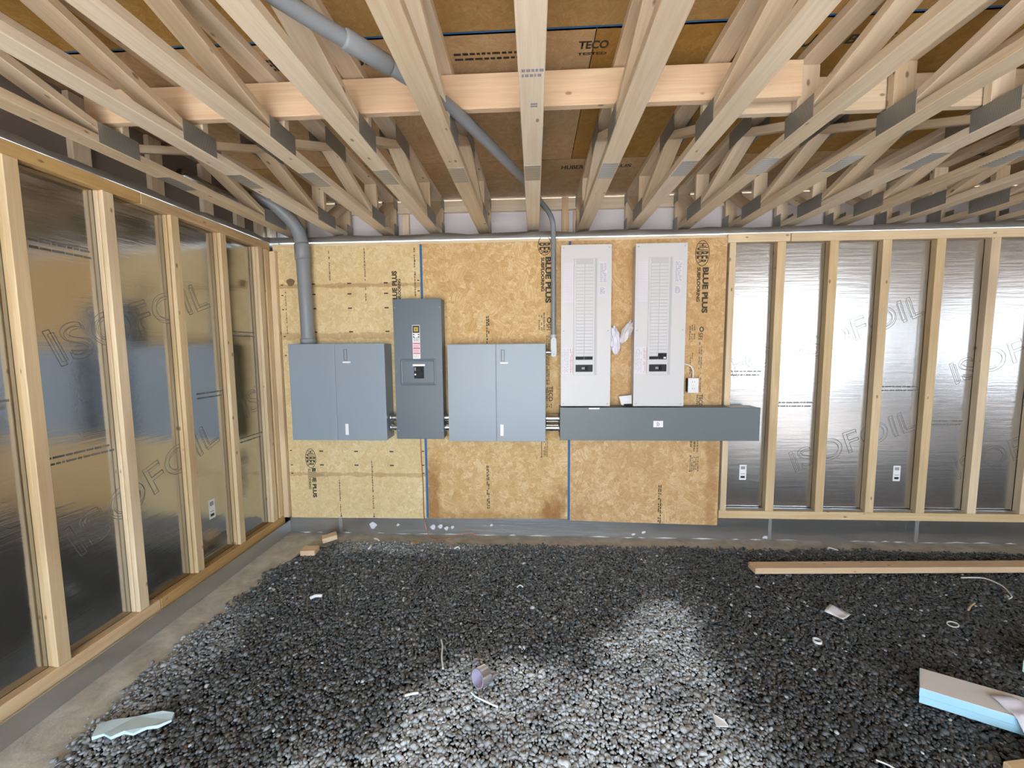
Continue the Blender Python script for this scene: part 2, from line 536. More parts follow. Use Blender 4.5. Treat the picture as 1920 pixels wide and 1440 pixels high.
def quads(name, rects, y, mat, parent):
    """flat print on a wall facing -Y: list of x0,x1,z0,z1"""
    vs, fs = [], []
    for x0, x1, z0, z1 in rects:
        b = len(vs)
        vs += [(x0, y, z0), (x1, y, z0), (x1, y, z1), (x0, y, z1)]
        fs.append([b, b + 1, b + 2, b + 3])
    c = Vector(vs[0])
    return mesh_obj(name, [Vector(v) - c for v in vs], fs, mat, parent, c)

def small_print(name, x0, x1, z0, z1, y, mat, parent, cols=2, pitch=0.012, vertical=True, fill=0.62):
    """illegible small print: broken dashes in lines"""
    rects = []
    if vertical:
        w = (x1 - x0) / cols
        for c in range(cols):
            z = z1 - random.random() * pitch
            while z > z0 + pitch * 0.5:
                l = pitch * random.uniform(0.5, 1.6)
                if random.random() < 0.85:
                    rects.append((x0 + c * w + w * 0.15, x0 + c * w + w * (0.15 + fill * random.uniform(0.6, 1)), max(z0, z - l), z))
                z -= l + pitch * random.uniform(0.2, 0.45)
    else:
        h = (z1 - z0) / cols
        for c in range(cols):
            x = x0
            while x < x1 - pitch * 0.5:
                l = pitch * random.uniform(0.5, 1.8)
                rects.append((x, min(x1, x + l), z0 + c * h + h * 0.2, z0 + c * h + h * (0.2 + fill)))
                x += l + pitch * random.uniform(0.2, 0.4)
    return tag(quads(name, rects, y, mat, parent), kind='stuff')

# ------------------------------------------------------------------ the setting
XL, XR, YB = -2.10, 7.6, 3.25
CEIL = 2.705
S = lambda o, l, c: tag(o, l, c, None, 'structure')

wb = S(box('wall_back', XL - 0.06, XR, YB, YB + 0.05, -0.05, 2.32, 'foilr'), 'foil faced insulation wall behind the studs at the back', 'wall')
wl = S(box('wall_left', XL - 0.06, XL, REAR, YB, -0.05, 2.32, 'foil', uv='yz'), 'foil faced insulation wall behind the studs on the left', 'wall')
wr = S(box('wall_right', XR, XR + 0.06, REAR, YB + 0.32, -0.05, 2.72, 'foilr', uv='yz'), 'foil faced insulation wall on the far right', 'wall')
wq = empty('wall_rear', (XL, REAR, 0), 'rear wall around the open bay behind the camera', 'wall'); wq['kind'] = 'structure'
box('pier', XL - 0.06, OPEN[0][0], REAR - 0.06, REAR, -0.05, 2.72, 'osb2', wq)
box('pier', OPEN[0][1], OPEN[1][0], REAR - 0.06, REAR, -0.05, 2.72, 'osb2', wq)
box('pier', OPEN[1][1], XR + 0.06, REAR - 0.06, REAR, -0.05, 2.72, 'osb2', wq)
box('header', OPEN[0][0], OPEN[0][1], REAR - 0.06, REAR, OPEN[0][3], 2.72, 'osb2', wq)
box('header', OPEN[1][0], OPEN[1][1], REAR - 0.06, REAR, OPEN[1][3], 2.72, 'osb2', wq)
box('sill_panel', OPEN[1][0], OPEN[1][1], REAR - 0.06, REAR, -0.05, OPEN[1][2], 'osb2', wq)

fl = S(mesh_obj('floor', [(XL, REAR, -0.03), (XR, REAR, -0.03), (XR, YB, -0.03), (XL, YB, -0.03)], [[0, 1, 2, 3]], 'bed'), 'dark crushed stone floor', 'floor')
yd = S(mesh_obj('floor_yard', [(-40, -60, -0.05), (40, -60, -0.05), (40, REAR, -0.05), (-40, REAR, -0.05)], [[0, 1, 2, 3]], 'ground'), 'pale gravel yard outside the open bay', 'ground')

# concrete footing ledges
def ledge(name, pts, label):
    n = len(pts)
    vs = [(x, y, -0.018) for x, y in pts] + [(x, y, -0.08) for x, y in pts]
    fs = [list(range(n))] + [[i, i + n, (i + 1) % n + n, (i + 1) % n] for i in range(n)]
    return S(mesh_obj(name, vs, fs, 'concrete'), label, 'footing')
ledge('trim_1', [(-1.76, 3.0), (XR, 3.0), (XR, 3.23), (-1.76, 3.23)], 'concrete footing ledge along the foot of the back wall')
ledge('trim_2', [(-2.06, REAR), (-1.76, REAR), (-1.76, 3.23), (-2.06, 3.23)], 'concrete footing ledge along the foot of the left wall')
# scuffed metal flashing below the framing
S(box('baseboard_back', -2.03, XR, 3.222, 3.235, -0.02, 0.24, 'foilb'), 'scuffed metal flashing under the boards of the back wall', 'flashing')
S(box('baseboard_left', -2.04, -2.03, REAR, 3.222, -0.02, 0.085, 'foilb', uv='yz'), 'scuffed metal flashing under the left stud wall', 'flashing')

fb = empty('trim_8', (1.4, 3.2, 0.16), 'wooden stud framing of the back wall', 'framing'); fb['kind'] = 'structure'
fl_ = empty('trim_9', (-2.05, 3.2, 0.07), 'wooden stud framing of the left wall', 'framing'); fl_['kind'] = 'structure'
bbk = bpy.data.objects['baseboard_back']
x_ = -1.95
while x_ < 4.2:                      # white caulk bead, broken
    l_ = random.uniform(0.04, 0.22)
    if random.random() < 0.72:
        tube('caulk_bead', [(x_, 3.219, -0.014 + random.uniform(0, 0.004)), (x_ + l_ * 0.5, 3.218, -0.013 + random.uniform(-0.002, 0.006)), (x_ + l_, 3.219, -0.014)], [0.001, random.uniform(0.003, 0.006), 0.001], 'scrap', bbk, 6)
    x_ += l_ + random.uniform(0.01, 0.12)
for x_, z_, r_ in ((-1.33, 0.05, 0.03), (-0.83, 0.045, 0.022), (-0.77, 0.05, 0.02), (-0.72, 0.035, 0.018), (-0.67, 0.045, 0.014), (-1.12, 0.06, 0.012), (-0.35, 0.07, 0.012), (0.86, 0.03, 0.016), (0.78, 0.01, 0.014), (1.80, 0.005, 0.02)):
    pts_ = [(r_ * (1 + 0.3 * math.sin(3 * a_ + x_ * 9)) * math.cos(a_), 0, r_ * 0.8 * (1 + 0.3 * math.sin(2 * a_ + x_)) * math.sin(a_)) for a_ in [2 * math.pi * q_ / 12 for q_ in range(12)]]
    mesh_obj('mortar_smear', pts_, [list(range(12))], 'labelp', bbk, (x_, 3.2212, z_))
for x_ in (-1.60, 1.83, 2.92):
    box('seam_strap', x_ - 0.012, x_ + 0.012, 3.2195, 3.222, -0.02, 0.16, 'foilm', bbk)

# framing members (children of the framing)
def xboard(name, x0, x1, y0, y1, z0, z1, mat, parent):
    return board(name, (x0, (y0 + y1) / 2, (z0 + z1) / 2), (x1, (y0 + y1) / 2, (z0 + z1) / 2), (0, 0, 1), z1 - z0, y1 - y0, mat, parent)
for i, x in enumerate([1.436] + [1.775 + 0.369 * j for j in range(15)]):
    w = 0.045 if i == 0 else 0.062
    board('stud', (x + w / 2, 3.224, 0.226), (x + w / 2, 3.224, 2.254), (1, 0, 0), w, 0.05, 'stud', fb)
board('stud', (-2.027, 3.195, 0.13), (-2.027, 3.195, 2.255), (1, 0, 0), 0.046, 0.05, 'stud', fb)
xboard('bottom_plate', 1.425, 4.6, 3.198, 3.25, 0.164, 0.226, 'stud', fb)
xboard('bottom_plate', 4.6, XR, 3.198, 3.25, 0.164, 0.226, 'stud', fb)
xboard('top_plate', -2.05, 1.42, 3.219, 3.25, 2.255, 2.318, 'stud', fb)
xboard('top_plate', 1.42, 1.863, 3.197, 3.25, 2.255, 2.318, 'stud', fb)
xboard('top_plate', 1.867, 4.9, 3.193, 3.25, 2.252, 2.316, 'stud', fb)
xboard('top_plate', 4.9, XR, 3.197, 3.25, 2.255, 2.318, 'stud', fb)
# left wall framing
ys = [1.585 + 0.3715 * j for j in range(-11, 5)] + [3.142]
for y in ys:
    w = 0.053
    for x0, x1, nm in ((-2.050, -2.0745, 'stud_ply'), (-2.0775, -2.10, 'stud_ply')):
        dy = 0.003 * math.sin(y * 31 + x0 * 50)
        board('stud', ((x0 + x1) / 2, y + dy, 0.142), ((x0 + x1) / 2, y + dy, 2.262), (0, 1, 0), w, abs(x1 - x0), 'stud', fl_)
for y0, y1 in ((REAR, -1.2), (-1.2, 2.05), (2.05, 3.19)):
    board('bottom_plate', (-2.075, y0, 0.1075), (-2.075, y1 - 0.003, 0.1075), (1, 0, 0), 0.05, 0.066, 'plate', fl_)
for y0, y1 in ((REAR, -0.9), (-0.9, 2.13), (2.13, 3.19)):
    board('top_plate', (-2.075, y0, 2.291), (-2.075, y1 - 0.003, 2.291), (1, 0, 0), 0.05, 0.058, 'plate', fl_)

# foil print on the walls
th = math.radians(21.5)
def isofoil(plane, s, z, parent):
    d = Vector((0, math.cos(th), math.sin(th))) if plane == 'L' else Vector((math.cos(th), 0, math.sin(th)))
    u = Vector((0, -math.sin(th), math.cos(th))) if plane == 'L' else Vector((-math.sin(th), 0, math.cos(th)))
    c = Vector((XL, s, z)) if plane == 'L' else Vector((s, YB, z))
    lettering('foil_lettering', 'ISOFOIL', c, d, u, 0.95, 0.17, 'foilprint', parent, outline=0.006, lift=0)
    lettering('foil_lettering', 'ISOFOIL', c, d, u, 0.925, 0.135, 'foilprint', parent, outline=0.005, lift=0)
for s, z in ((2.14, 1.68), (2.14, 0.80), (3.30, 1.25), (1.0, 1.25)): isofoil('L', s, z, wl)
for s, z in ((2.43, 0.77), (2.43, 1.63), (3.55, 1.45), (3.62, 0.72), (1.55, 1.35)): isofoil('B', s, z, wb)
def foil_lines(parent, plane, rows):
    vs, fs = [], []
    for s0, s1, z, tl in rows:
        for j in range(2):
            s = s0
            zz = z - j * 0.028
            while s < s1:
                l = random.uniform(0.01, 0.05)
                b = len(vs)
                if plane == 'L':
                    vs += [(XL + 0.0008, s, zz), (XL + 0.0008, s + l, zz), (XL + 0.0008, s + l, zz + 0.009), (XL + 0.0008, s, zz + 0.009)]
                else:
                    vs += [(s, YB - 0.0008, zz), (s + l, YB - 0.0008, zz), (s + l, YB - 0.0008, zz + 0.009), (s, YB - 0.0008, zz + 0.009)]
                fs.append([b, b + 1, b + 2, b + 3])
                s += l + 0.006
    c = Vector(vs[0])
    return tag(mesh_obj('small_print', [Vector(v) - c for v in vs], fs, 'foilprint', parent, c), kind='stuff')
foil_lines(wl, 'L', [(1.62, 1.9, 1.03, 0), (1.62, 1.9, 1.96, 0), (2.45, 2.65, 1.22, 0), (2.8, 3.02, 1.62, 0), (2.8, 3.02, 0.86, 0), (1.2, 1.5, 1.3, 0)])
foil_lines(wb, 'B', [(1.84, 2.1, 1.06, 0), (2.95, 3.2, 0.92, 0), (1.5, 1.7, 1.30, 0), (2.6, 2.85, 1.18, 0)])
# insulation stickers
def sticker(plane, s, z, parent):
    if plane == 'L':
        st = box('sticker', XL, XL + 0.001, s, s + 0.05, z, z + 0.125, 'label', parent)
        for k_, (a, b) in enumerate(((0.015, 0.032), (0.045, 0.05), (0.085, 0.112))):
            box('sticker_print', XL + 0.001, XL + 0.0016, s + 0.01, s + 0.04, z + a, z + b, 'labelink' if k_ else 'blackink', st)
    else:
        st = box('sticker', s, s + 0.052, YB - 0.001, YB, z, z + 0.12, 'label', parent)
        for k_, (a, b) in enumerate(((0.015, 0.032), (0.045, 0.05), (0.085, 0.108))):
            box('sticker_print', s + 0.01, s + 0.042, YB - 0.0016, YB - 0.001, z + a, z + b, 'labelink' if k_ else 'blackink', st)
sticker('L', 2.478, 0.405, wl)
sticker('B', 1.595, 0.455, wb)
sticker('B', 2.74, 0.457, wb)

# ceiling sheathing: sheets laid with long edges across the trusses
cl = empty('ceiling', (0, 0, CEIL), 'brown strand board deck on top of the trusses', 'ceiling'); cl['kind'] = 'structure'
seams = [REAR - 0.1, -1.88, -0.66, 0.56, 1.69, 2.80, 3.56]
for i in range(len(seams) - 1):
    y0, y1 = seams[i], seams[i + 1]
    off = -2.2 - (1.2 if i % 2 else 0.0)
    x = off
    while x < XR:
        x0, x1 = max(x, -2.2), min(x + 2.44, XR + 0.06)
        if x1 - x0 > 0.05:
            box('sheet', x0 + 0.002, x1 - 0.002, y0 + 0.004, y1 - 0.004, CEIL, CEIL + 0.02, 'osbc', cl, uv='xy')
        x += 2.44
box('tongue', -2.2, XR, 1.685, 1.703, CEIL + 0.0, CEIL + 0.019, 'blue', cl)
box('tongue', -2.2, XR, 2.797, 2.803, CEIL + 0.001, CEIL + 0.019, 'groove', cl)
box('deck_backing', -2.2, XR + 0.06, REAR - 0.1, 3.56, CEIL + 0.021, CEIL + 0.04, 'osbc', cl)
# print on the deck underside
DN = (0, 0, -1)
def deck_text(body, x, y, l, h, bold=0.035):
    lettering('deck_lettering', body, (x, y, CEIL), (1, 0, 0), (0, -1, 0), l, h, 'inkc', cl, bold=bold, lift=0.0006)
# seen from below, +X to the right and the letter tops towards the camera
for x in (-0.66, 1.62, 3.9):
    deck_text('BLUE PLUS', x - 0.2, 1.82, 0.36, 0.052)
    deck_text('HUBER', x - 0.5, 1.82, 0.17, 0.07)
for x in (0.38, 2.7):
    deck_text('BLUE PLUS', x + 0.12, 2.92, 0.30, 0.045)
    deck_text('HUBER', x - 0.12, 2.92, 0.15, 0.06)
deck_text('TECO', 0.24, 1.785, 0.12, 0.045)
deck_text('TESTED', 0.24, 1.835, 0.12, 0.016)
vs, fs = [], []
for yy in (1.80, 1.83):
    x = -0.33
    while x < -0.06:
        l = random.uniform(0.012, 0.04); b = len(vs)
        vs += [(x, yy, 0), (x, yy + 0.013, 0), (x + l, yy + 0.013, 0), (x + l, yy, 0)]
        fs.append([b, b + 1, b + 2, b + 3]); x += l + 0.007
tag(mesh_obj('small_print', vs, fs, 'inkc', cl, (0, 0, CEIL - 0.0006)), kind='stuff')

# rim at the truss ends: white board, ledger, foil membrane over the top plate
tr = S(box('trim_3', -2.2, XR, 3.50, 3.52, 2.34, 2.62, 'rim'), 'white rim board behind the truss ends at the back', 'rim board')
led = S(xboard('trim_4', -2.2, XR, 3.465, 3.50, 2.606, 2.695, 'truss', None), 'long wooden ledger above the white rim board', 'ledger')
def membrane(name, prof, axis, a0, a1, label):
    vs, fs, gc = [], [], []
    n = 60
    for i in range(n + 1):
        a = a0 + (a1 - a0) * i / n
        for j, (d, z) in enumerate(prof):
            wob = 0.006 * math.sin(a * 9 + j) + 0.004 * math.sin(a * 23 + 2 * j) if 0 < j else 0
            vs.append((a, d, z + wob) if axis == 'x' else (d, a, z + wob))
            gc.append((a, d + z, 0))
    m = len(prof)
    for i in range(n):
        for j in range(m - 1):
            fs.append([i * m + j, (i + 1) * m + j, (i + 1) * m + j + 1, i * m + j + 1])
    return S(mesh_obj(name, vs, fs, 'foilm', None, (0, 0, 0), gc, True), label, 'membrane')
membrane('trim_5', [(3.194, 2.319), (3.195, 2.352), (3.225, 2.370), (3.36, 2.377), (3.50, 2.378)], 'x', -2.12, XR, 'foil membrane folded over the top plate of the back wall')
membrane('trim_6', [(-2.048, 2.321), (-2.049, 2.350), (-2.08, 2.362), (-2.2, 2.365)], 'y', REAR, 3.3, 'foil membrane folded over the top plate of the left wall')
rl = S(box('trim_7', -2.2, -2.18, REAR, 3.5, 2.34, 2.705, 'rimd', uv='yz'), 'pale rim board above the left stud wall', 'rim board')
for y in (1.95, 2.35, 2.72, 3.02, 3.24, 3.4):
    board('rim_post', (-2.165, y, 2.372), (-2.165, y, 2.70), (0, 1, 0), 0.085, 0.03, 'truss', rl)
for x, w in ((0.25, 0.055),):
    board('rim_post', (x, 3.478, 2.385), (x, 3.478, 2.70), (1, 0, 0), w, 0.03, 'plate', tr)
for x in (0.345, -1.06, -1.62):
    board('rim_post', (x, 3.478, 2.385), (x, 3.478, 2.60), (1, 0, 0), 0.06, 0.03, 'truss', tr)

# ------------------------------------------------------------------ roof trusses
TX0, TSP = -0.007, 0.386
BZ, TW = 2.40, 0.089
def make_truss():
    root = empty('floor_truss', (TX0, 3.4, BZ))
    X = TX0
    board('bottom_chord', (X, REAR, BZ + 0.019), (X, 3.46, BZ + 0.019), (1, 0, 0), TW, 0.038, 'truss', root)
    board('top_chord', (X, REAR, 2.686), (X, 3.46, 2.686), (1, 0, 0), TW, 0.038, 'truss', root)
    lo, hi, h = 2.440, 2.665, 0.019
    def web(y0, z0, y1, z1):
        board('web', (X, y0, z0), (X, y1, z1), (1, 0, 0), TW - 0.002, 0.036, 'truss', root)
    web(1.88, 2.452, 1.10, 2.655)
    web(1.10, 2.655, 0.34, 2.452)
    web(0.30, 2.452, -0.46, 2.655)
    web(-0.46, 2.655, -1.22, 2.452)
    web(-1.26, 2.452, -2.02, 2.655)
    web(1.95, 2.452, 2.40, 2.640)
    web(2.40, 2.640, 2.94, 2.452)
    web(3.10, 2.452, 3.40, 2.655)
    for y in (1.92, 3.02, 3.44):
        board('web', (X, y, 2.438), (X, y, 2.667), (1, 0, 0), TW - 0.002, 0.036, 'truss', root)
    def nplate(y0, y1, z0, z1):
        for sx in (-1, 1):
            x = X + sx * (TW / 2 + 0.0008)
            vs, fs = bm_data(box_bm(0.0016, y1 - y0, z1 - z0))
            mesh_obj('nail_plate', vs, fs, 'nailplate', root, (x, (y0 + y1) / 2, (z0 + z1) / 2), [(v.y * 3.0, v.z * 1.0, 0) for v in vs])
    nplate(1.79, 1.98, 2.405, 2.492)
    nplate(2.91, 3.16, 2.405, 2.492)
    nplate(2.28, 2.52, 2.605, 2.695)
    nplate(0.24, 0.42, 2.405, 2.492)
    nplate(3.36, 3.46, 2.41, 2.50)
    nplate(3.36, 3.46, 2.62, 2.70)
    vs, fs = bm_data(box_bm(0.080, 0.18, 0.0016))
    mesh_obj('splice_plate', vs, fs, 'splice', root, (X, 2.238, BZ - 0.0008), [(v.y * 1.0, v.x, 0) for v in vs])
    return root

def copy_tree(o, dx):
    c = o.copy(); COL.objects.link(c)
    c.location = o.location + Vector((dx, 0, 0))
    for ch in list(o.children):
        d = ch.copy(); COL.objects.link(d); d.parent = c
    return c
ORD = ['', 'first', 'second', 'third', 'fourth', 'fifth', 'sixth', 'seventh', 'eighth', 'ninth', 'tenth', 'eleventh', 'twelfth']
proto = make_truss()
tag(proto, 'open-web wooden truss running straight overhead, middle of the ceiling', 'truss', 'wooden ceiling trusses')
for n_ in list(range(-5, 0)) + list(range(1, 13)):
    t = copy_tree(proto, n_ * TSP)
    side = 'left' if n_ < 0 else 'right'
    tag(t, 'open-web wooden truss, %s to the %s of the one straight overhead' % (ORD[abs(n_)], side), 'truss', 'wooden ceiling trusses')

sb2 = board('strongback_board', (0.74, 1.962, 2.572), (5.2, 1.962, 2.572), (0, 0, 1), 0.140, 0.034, 'truss')
tag(sb2, 'second crosswise board behind the truss posts, running off to the right', 'board')
sb = board('strongback_board', (-2.02, 1.875, 2.590), (1.10, 1.875, 2.590), (0, 0, 1), 0.143, 0.036, 'fresh')
tag(sb, 'wide pinkish board nailed crosswise through the trusses', 'board')
vs, fs = [], []
for yy in (1.43, 1.455):
    x = -0.04
    while x < 0.028:
        l = random.uniform(0.006, 0.014); b = len(vs)
        vs += [(x, yy, 0), (x, yy + 0.014, 0), (x + l, yy + 0.014, 0), (x + l, yy, 0)]
        fs.append([b, b + 1, b + 2, b + 3]); x += l + 0.004
for x, yy in ((-0.012, 1.62), (-0.012, 1.635)):
    b = len(vs)
    vs += [(x, yy, 0), (x, yy + 0.01, 0), (x + 0.026, yy + 0.01, 0), (x + 0.026, yy, 0)]
    fs.append([b, b + 1, b + 2, b + 3])
tag(mesh_obj('small_print', vs, fs, 'labelink', proto, (0, 0, BZ - 0.0005)), kind='stuff')

# ------------------------------------------------------------------ strand board sheets on the back wall
FY = 3.2
def sheet(x0, x1, zb0, zb1, zt, mat, label):
    root = empty('strand_board_sheet', (x0, FY, zb0), label, 'board', 'strand board sheets on the back wall')
    vs = [(x0, FY, zb0), (x1, FY, zb1), (x1, FY, zt), (x0, FY, zt)]
    vs += [(x, FY + 0.018, z) for x, y, z in vs]
    fs = [[0, 1, 2, 3], [7, 6, 5, 4], [0, 4, 5, 1], [1, 5, 6, 2], [2, 6, 7, 3], [3, 7, 4, 0]]
    c = Vector((x0, FY, zb0))
    mesh_obj('panel', [Vector(v) - c for v in vs], fs, mat, root, c, [(v[0], v[2], v[1] * 0) for v in vs])
    return root
s1 = sheet(-2.0, -0.876, 0.118, 0.126, 2.292, 'osb1', 'pale strand board sheet in the corner behind the left grey enclosure')
s2 = sheet(-0.857, 0.258, 0.128, 0.140, 2.292, 'osb2', 'middle strand board sheet with brown water stains along its foot')
s3 = sheet(0.277, 1.418, 0.127, 0.106, 2.292, 'osb3', 'right strand board sheet behind the two white panels')
box('tongue', -0.876, -0.857, FY + 0.004, FY + 0.018, 0.13, 2.29, 'blue', s2)
box('tongue', 0.258, 0.277, FY + 0.004, FY + 0.018, 0.13, 2.29, 'blue', s3)
DOWN, UPR = (0, 0, -1), (1, 0, 0)
def oval(name, cx, cz, rx, rz, parent, t=0.005):
    vs, fs = [], []
    n = 36
    for i in range(n):
        a = 2 * math.pi * i / n
        vs += [(rx * math.cos(a), 0, rz * math.sin(a)), ((rx - t) * math.cos(a), 0, (rz - t) * math.sin(a))]
    for i in range(n):
        j = (i + 1) % n
        fs.append([2 * i, 2 * j, 2 * j + 1, 2 * i + 1])
    mesh_obj(name, vs, fs, 'ink', parent, (cx, FY - 0.0007, cz))
def huber(cx, cz, s, parent, sub=True, flip=1):
    """oval emblem, then BLUE PLUS reading downward with SUBFLOORING beside it; s = scale"""
    rd, up = (0, 0, -flip), (flip, 0, 0)
    oval('emblem_ring', cx, cz, 0.052 * s, 0.094 * s, parent)
    # letters of unequal height fill the oval
    for ch, off, hh in (('H', 0.060, 0.052), ('U', 0.032, 0.078), ('B', 0.002, 0.088), ('E', -0.028, 0.080), ('R', -0.058, 0.056)):
        lettering('emblem_letter', ch, (cx, FY, cz + flip * off * s), rd, up, 0.024 * s, hh * s, 'ink', parent, bold=0.03)
def brand(cx, ztop, length, h, parent, body='BLUE PLUS', flip=1, subdx=-0.05, sublen=0.25):
    rd, up = (0, 0, -flip), (flip, 0, 0)
    lettering('board_lettering', body, (cx, FY, ztop - length / 2), rd, up, length, h, 'ink', parent, bold=0.05)
    return rd, up
# right sheet
huber(1.240, 2.182, 1.0, s3)
rd, up = brand(1.268, 2.080, 0.335, 0.044, s3)
lettering('board_lettering', 'SUBFLOORING', (1.218, FY, 1.955), rd, up, 0.252, 0.026, 'ink', s3, bold=0.045)
lettering('board_lettering', 'SFI', (1.245, FY, 1.575), rd, up, 0.05, 0.032, 'ink', s3, bold=0.01)
oval('emblem_ring', 1.252, 1.625, 0.017, 0.02, s3, 0.008)
small_print('small_print', 1.16, 1.21, 1.545, 1.66, FY - 0.0006, 'inkf', s3, 3, 0.012)
small_print('small_print', 1.235, 1.265, 1.15, 1.53, FY - 0.0006, 'inkf', s3, 2, 0.014)
small_print('small_print', 1.17, 1.20, 1.27, 1.45, FY - 0.0006, 'inkf', s3, 2, 0.014)
lettering('board_lettering', 'TECO', (1.262, FY, 1.085), rd, up, 0.10, 0.03, 'ink', s3, bold=0.02)
lettering('board_lettering', 'TESTED', (1.235, FY, 1.085), rd, up, 0.10, 0.014, 'ink', s3, bold=0.02)
small_print('small_print', 0.960, 0.990, 0.115, 0.44, FY - 0.0006, 'ink', s3, 2, 0.02, fill=0.75)
small_print('small_print', 1.19, 1.265, 0.69, 0.79, FY - 0.0006, 'inkf', s3, 3, 0.016)
small_print('small_print', 1.205, 1.265, 0.535, 0.66, FY - 0.0006, 'inkf', s3, 4, 0.014, fill=0.7)
quads('arrow_print', [(1.196, 1.200, 0.535, 0.655), (1.190, 1.206, 0.653, 0.660), (1.190, 1.206, 0.532, 0.539)], FY - 0.0006, 'ink', s3)
# middle sheet, top right: emblem cut by the top edge and half under the thin conduit
oval('emblem_ring', 0.078, 2.262, 0.052, 0.074, s2)
for ch, off, hh in (('B', 0.008, 0.086), ('E', -0.022, 0.080), ('R', -0.050, 0.056)):
    lettering('emblem_letter', ch, (0.078, FY, 2.262 + off), (0, 0, -1), (1, 0, 0), 0.024, hh, 'ink', s2, bold=0.03)
brand(0.105, 2.178, 0.343, 0.044, s2)
lettering('board_lettering', 'SUBFLOORING', (0.064, FY, 2.048), rd, up, 0.252, 0.026, 'ink', s2, bold=0.045)
lettering('board_lettering', 'SFI', (0.108, FY, 1.655), rd, up, 0.05, 0.032, 'ink', s2, bold=0.01)
oval('emblem_ring', 0.112, 1.705, 0.017, 0.022, s2, 0.008)
small_print('small_print', 0.03, 0.085, 1.63, 1.77, FY - 0.0006, 'inkf', s2, 3, 0.012)
small_print('small_print', 0.09, 0.12, 1.21, 1.60, FY - 0.0006, 'inkf', s2, 2, 0.014)
lettering('board_lettering', 'TECO', (0.125, FY, 1.14), rd, up, 0.115, 0.034, 'ink', s2, bold=0.02)
lettering('board_lettering', 'TESTED', (0.095, FY, 1.14), rd, up, 0.11, 0.016, 'ink', s2, bold=0.02)
small_print('small_print', 0.09, 0.14, 1.03, 1.07, FY - 0.0006, 'inkf', s2, 3, 0.014)
small_print('small_print', -0.372, -0.344, 1.53, 1.745, FY - 0.0006, 'ink', s2, 2, 0.02, fill=0.8)
small_print('small_print', -0.384, -0.360, 0.21, 0.58, FY - 0.0006, 'ink', s2, 2, 0.02, fill=0.8)
small_print('small_print', 0.07, 0.105, 0.64, 0.79, FY - 0.0006, 'inkf', s2, 3, 0.014)
quads('arrow_print', [(0.052, 0.056, 0.64, 0.80), (0.047, 0.061, 0.637, 0.644)], FY - 0.0006, 'ink', s2)
# corner sheet
huber(-1.816, 0.616, 0.86, s1)
brand(-1.795, 0.535, 0.245, 0.034, s1)
lettering('board_lettering', 'SUBFLOORING', (-1.832, FY, 0.445), rd, up, 0.17, 0.02, 'ink', s1, bold=0.03)
lettering('board_lettering', 'BLUE PLUS', (-1.078, FY, 1.972), (0, 0, 1), (-1, 0, 0), 0.245, 0.040, 'ink', s1, bold=0.05)
lettering('board_lettering', 'SUBFLOORING', (-1.042, FY, 1.933), (0, 0, 1), (-1, 0, 0), 0.20, 0.024, 'ink', s1, bold=0.045)
nm_ = quads('nailing_marks', [(x - 0.016, x + 0.016, z - 0.005, z + 0.005) for x in (-1.725, -1.437, -1.147) for z in (2.005, 1.925, 1.815, 1.632, 0.676, 0.562)]
      + [(-1.985, -1.968, z - 0.004, z + 0.004) for z in (2.0, 1.92, 1.81, 1.60, 1.45, 0.68, 0.56, 0.49)] + [(-0.90, -0.882, z - 0.004, z + 0.004) for z in (2.02, 1.94, 0.68, 0.565, 0.5)], FY - 0.0006, 'ink', s1)
small_print('small_print', -1.592, -1.575, 0.17, 0.44, FY - 0.0006, 'inkf', s1, 1, 0.014)
small_print('small_print', -1.318, -1.300, 0.17, 0.60, FY - 0.0006, 'inkf', s1, 1, 0.014)
quads('arrow_print', [(-1.585, -1.580, 0.13, 0.165), (-1.590, -1.575, 0.13, 0.138), (-1.311, -1.306, 0.13, 0.165), (-1.316, -1.301, 0.13, 0.138)], FY - 0.0006, 'ink', s1)
small_print('small_print', -1.315, -1.297, 1.87, 2.27, FY - 0.0006, 'inkf', s1, 1, 0.014)
small_print('small_print', -1.595, -1.578, 2.03, 2.27, FY - 0.0006, 'inkf', s1, 1, 0.014)
small_print('small_print', -0.925, -0.905, 1.90, 2.27, FY - 0.0006, 'inkf', s1, 1, 0.014)
small_print('small_print', -1.958, -1.944, 1.62, 1.96, FY - 0.0006, 'inkf', s1, 1, 0.014)
# knot on the corner sheet
vs = [(0.033 * math.cos(a) * (1 + 0.15 * math.sin(3 * a)), 0, 0.033 * math.sin(a) * 0.9) for a in [2 * math.pi * i / 20 for i in range(20)]]
mesh_obj('knot_patch', vs, [list(range(20))[::-1]], 'inkf', s1, (-1.905, FY - 0.0006, 2.02))
# grey smear wiped over the lettering low in the corner
vs = [(-0.045, 0, -0.025), (-0.02, 0, -0.03), (0.03, 0, -0.02), (0.085, 0, -0.012), (0.09, 0, 0.0), (0.04, 0, 0.012), (0.0, 0, 0.024), (-0.045, 0, 0.024)]
M['smear'] = plain('grey_brown_smear', sg(176, 150, 114), 0.7)
mesh_obj('smear', vs, [list(range(8))], 'smear', s1, (-1.80, FY - 0.0012, 0.483))

# ------------------------------------------------------------------ electrical equipment
def screw(parent, x, y, z, r=0.005):
    tube('screw', [(x, y + 0.001, z), (x, y - 0.0025, z)], [r, r * 0.8], 'screw', parent, 8)

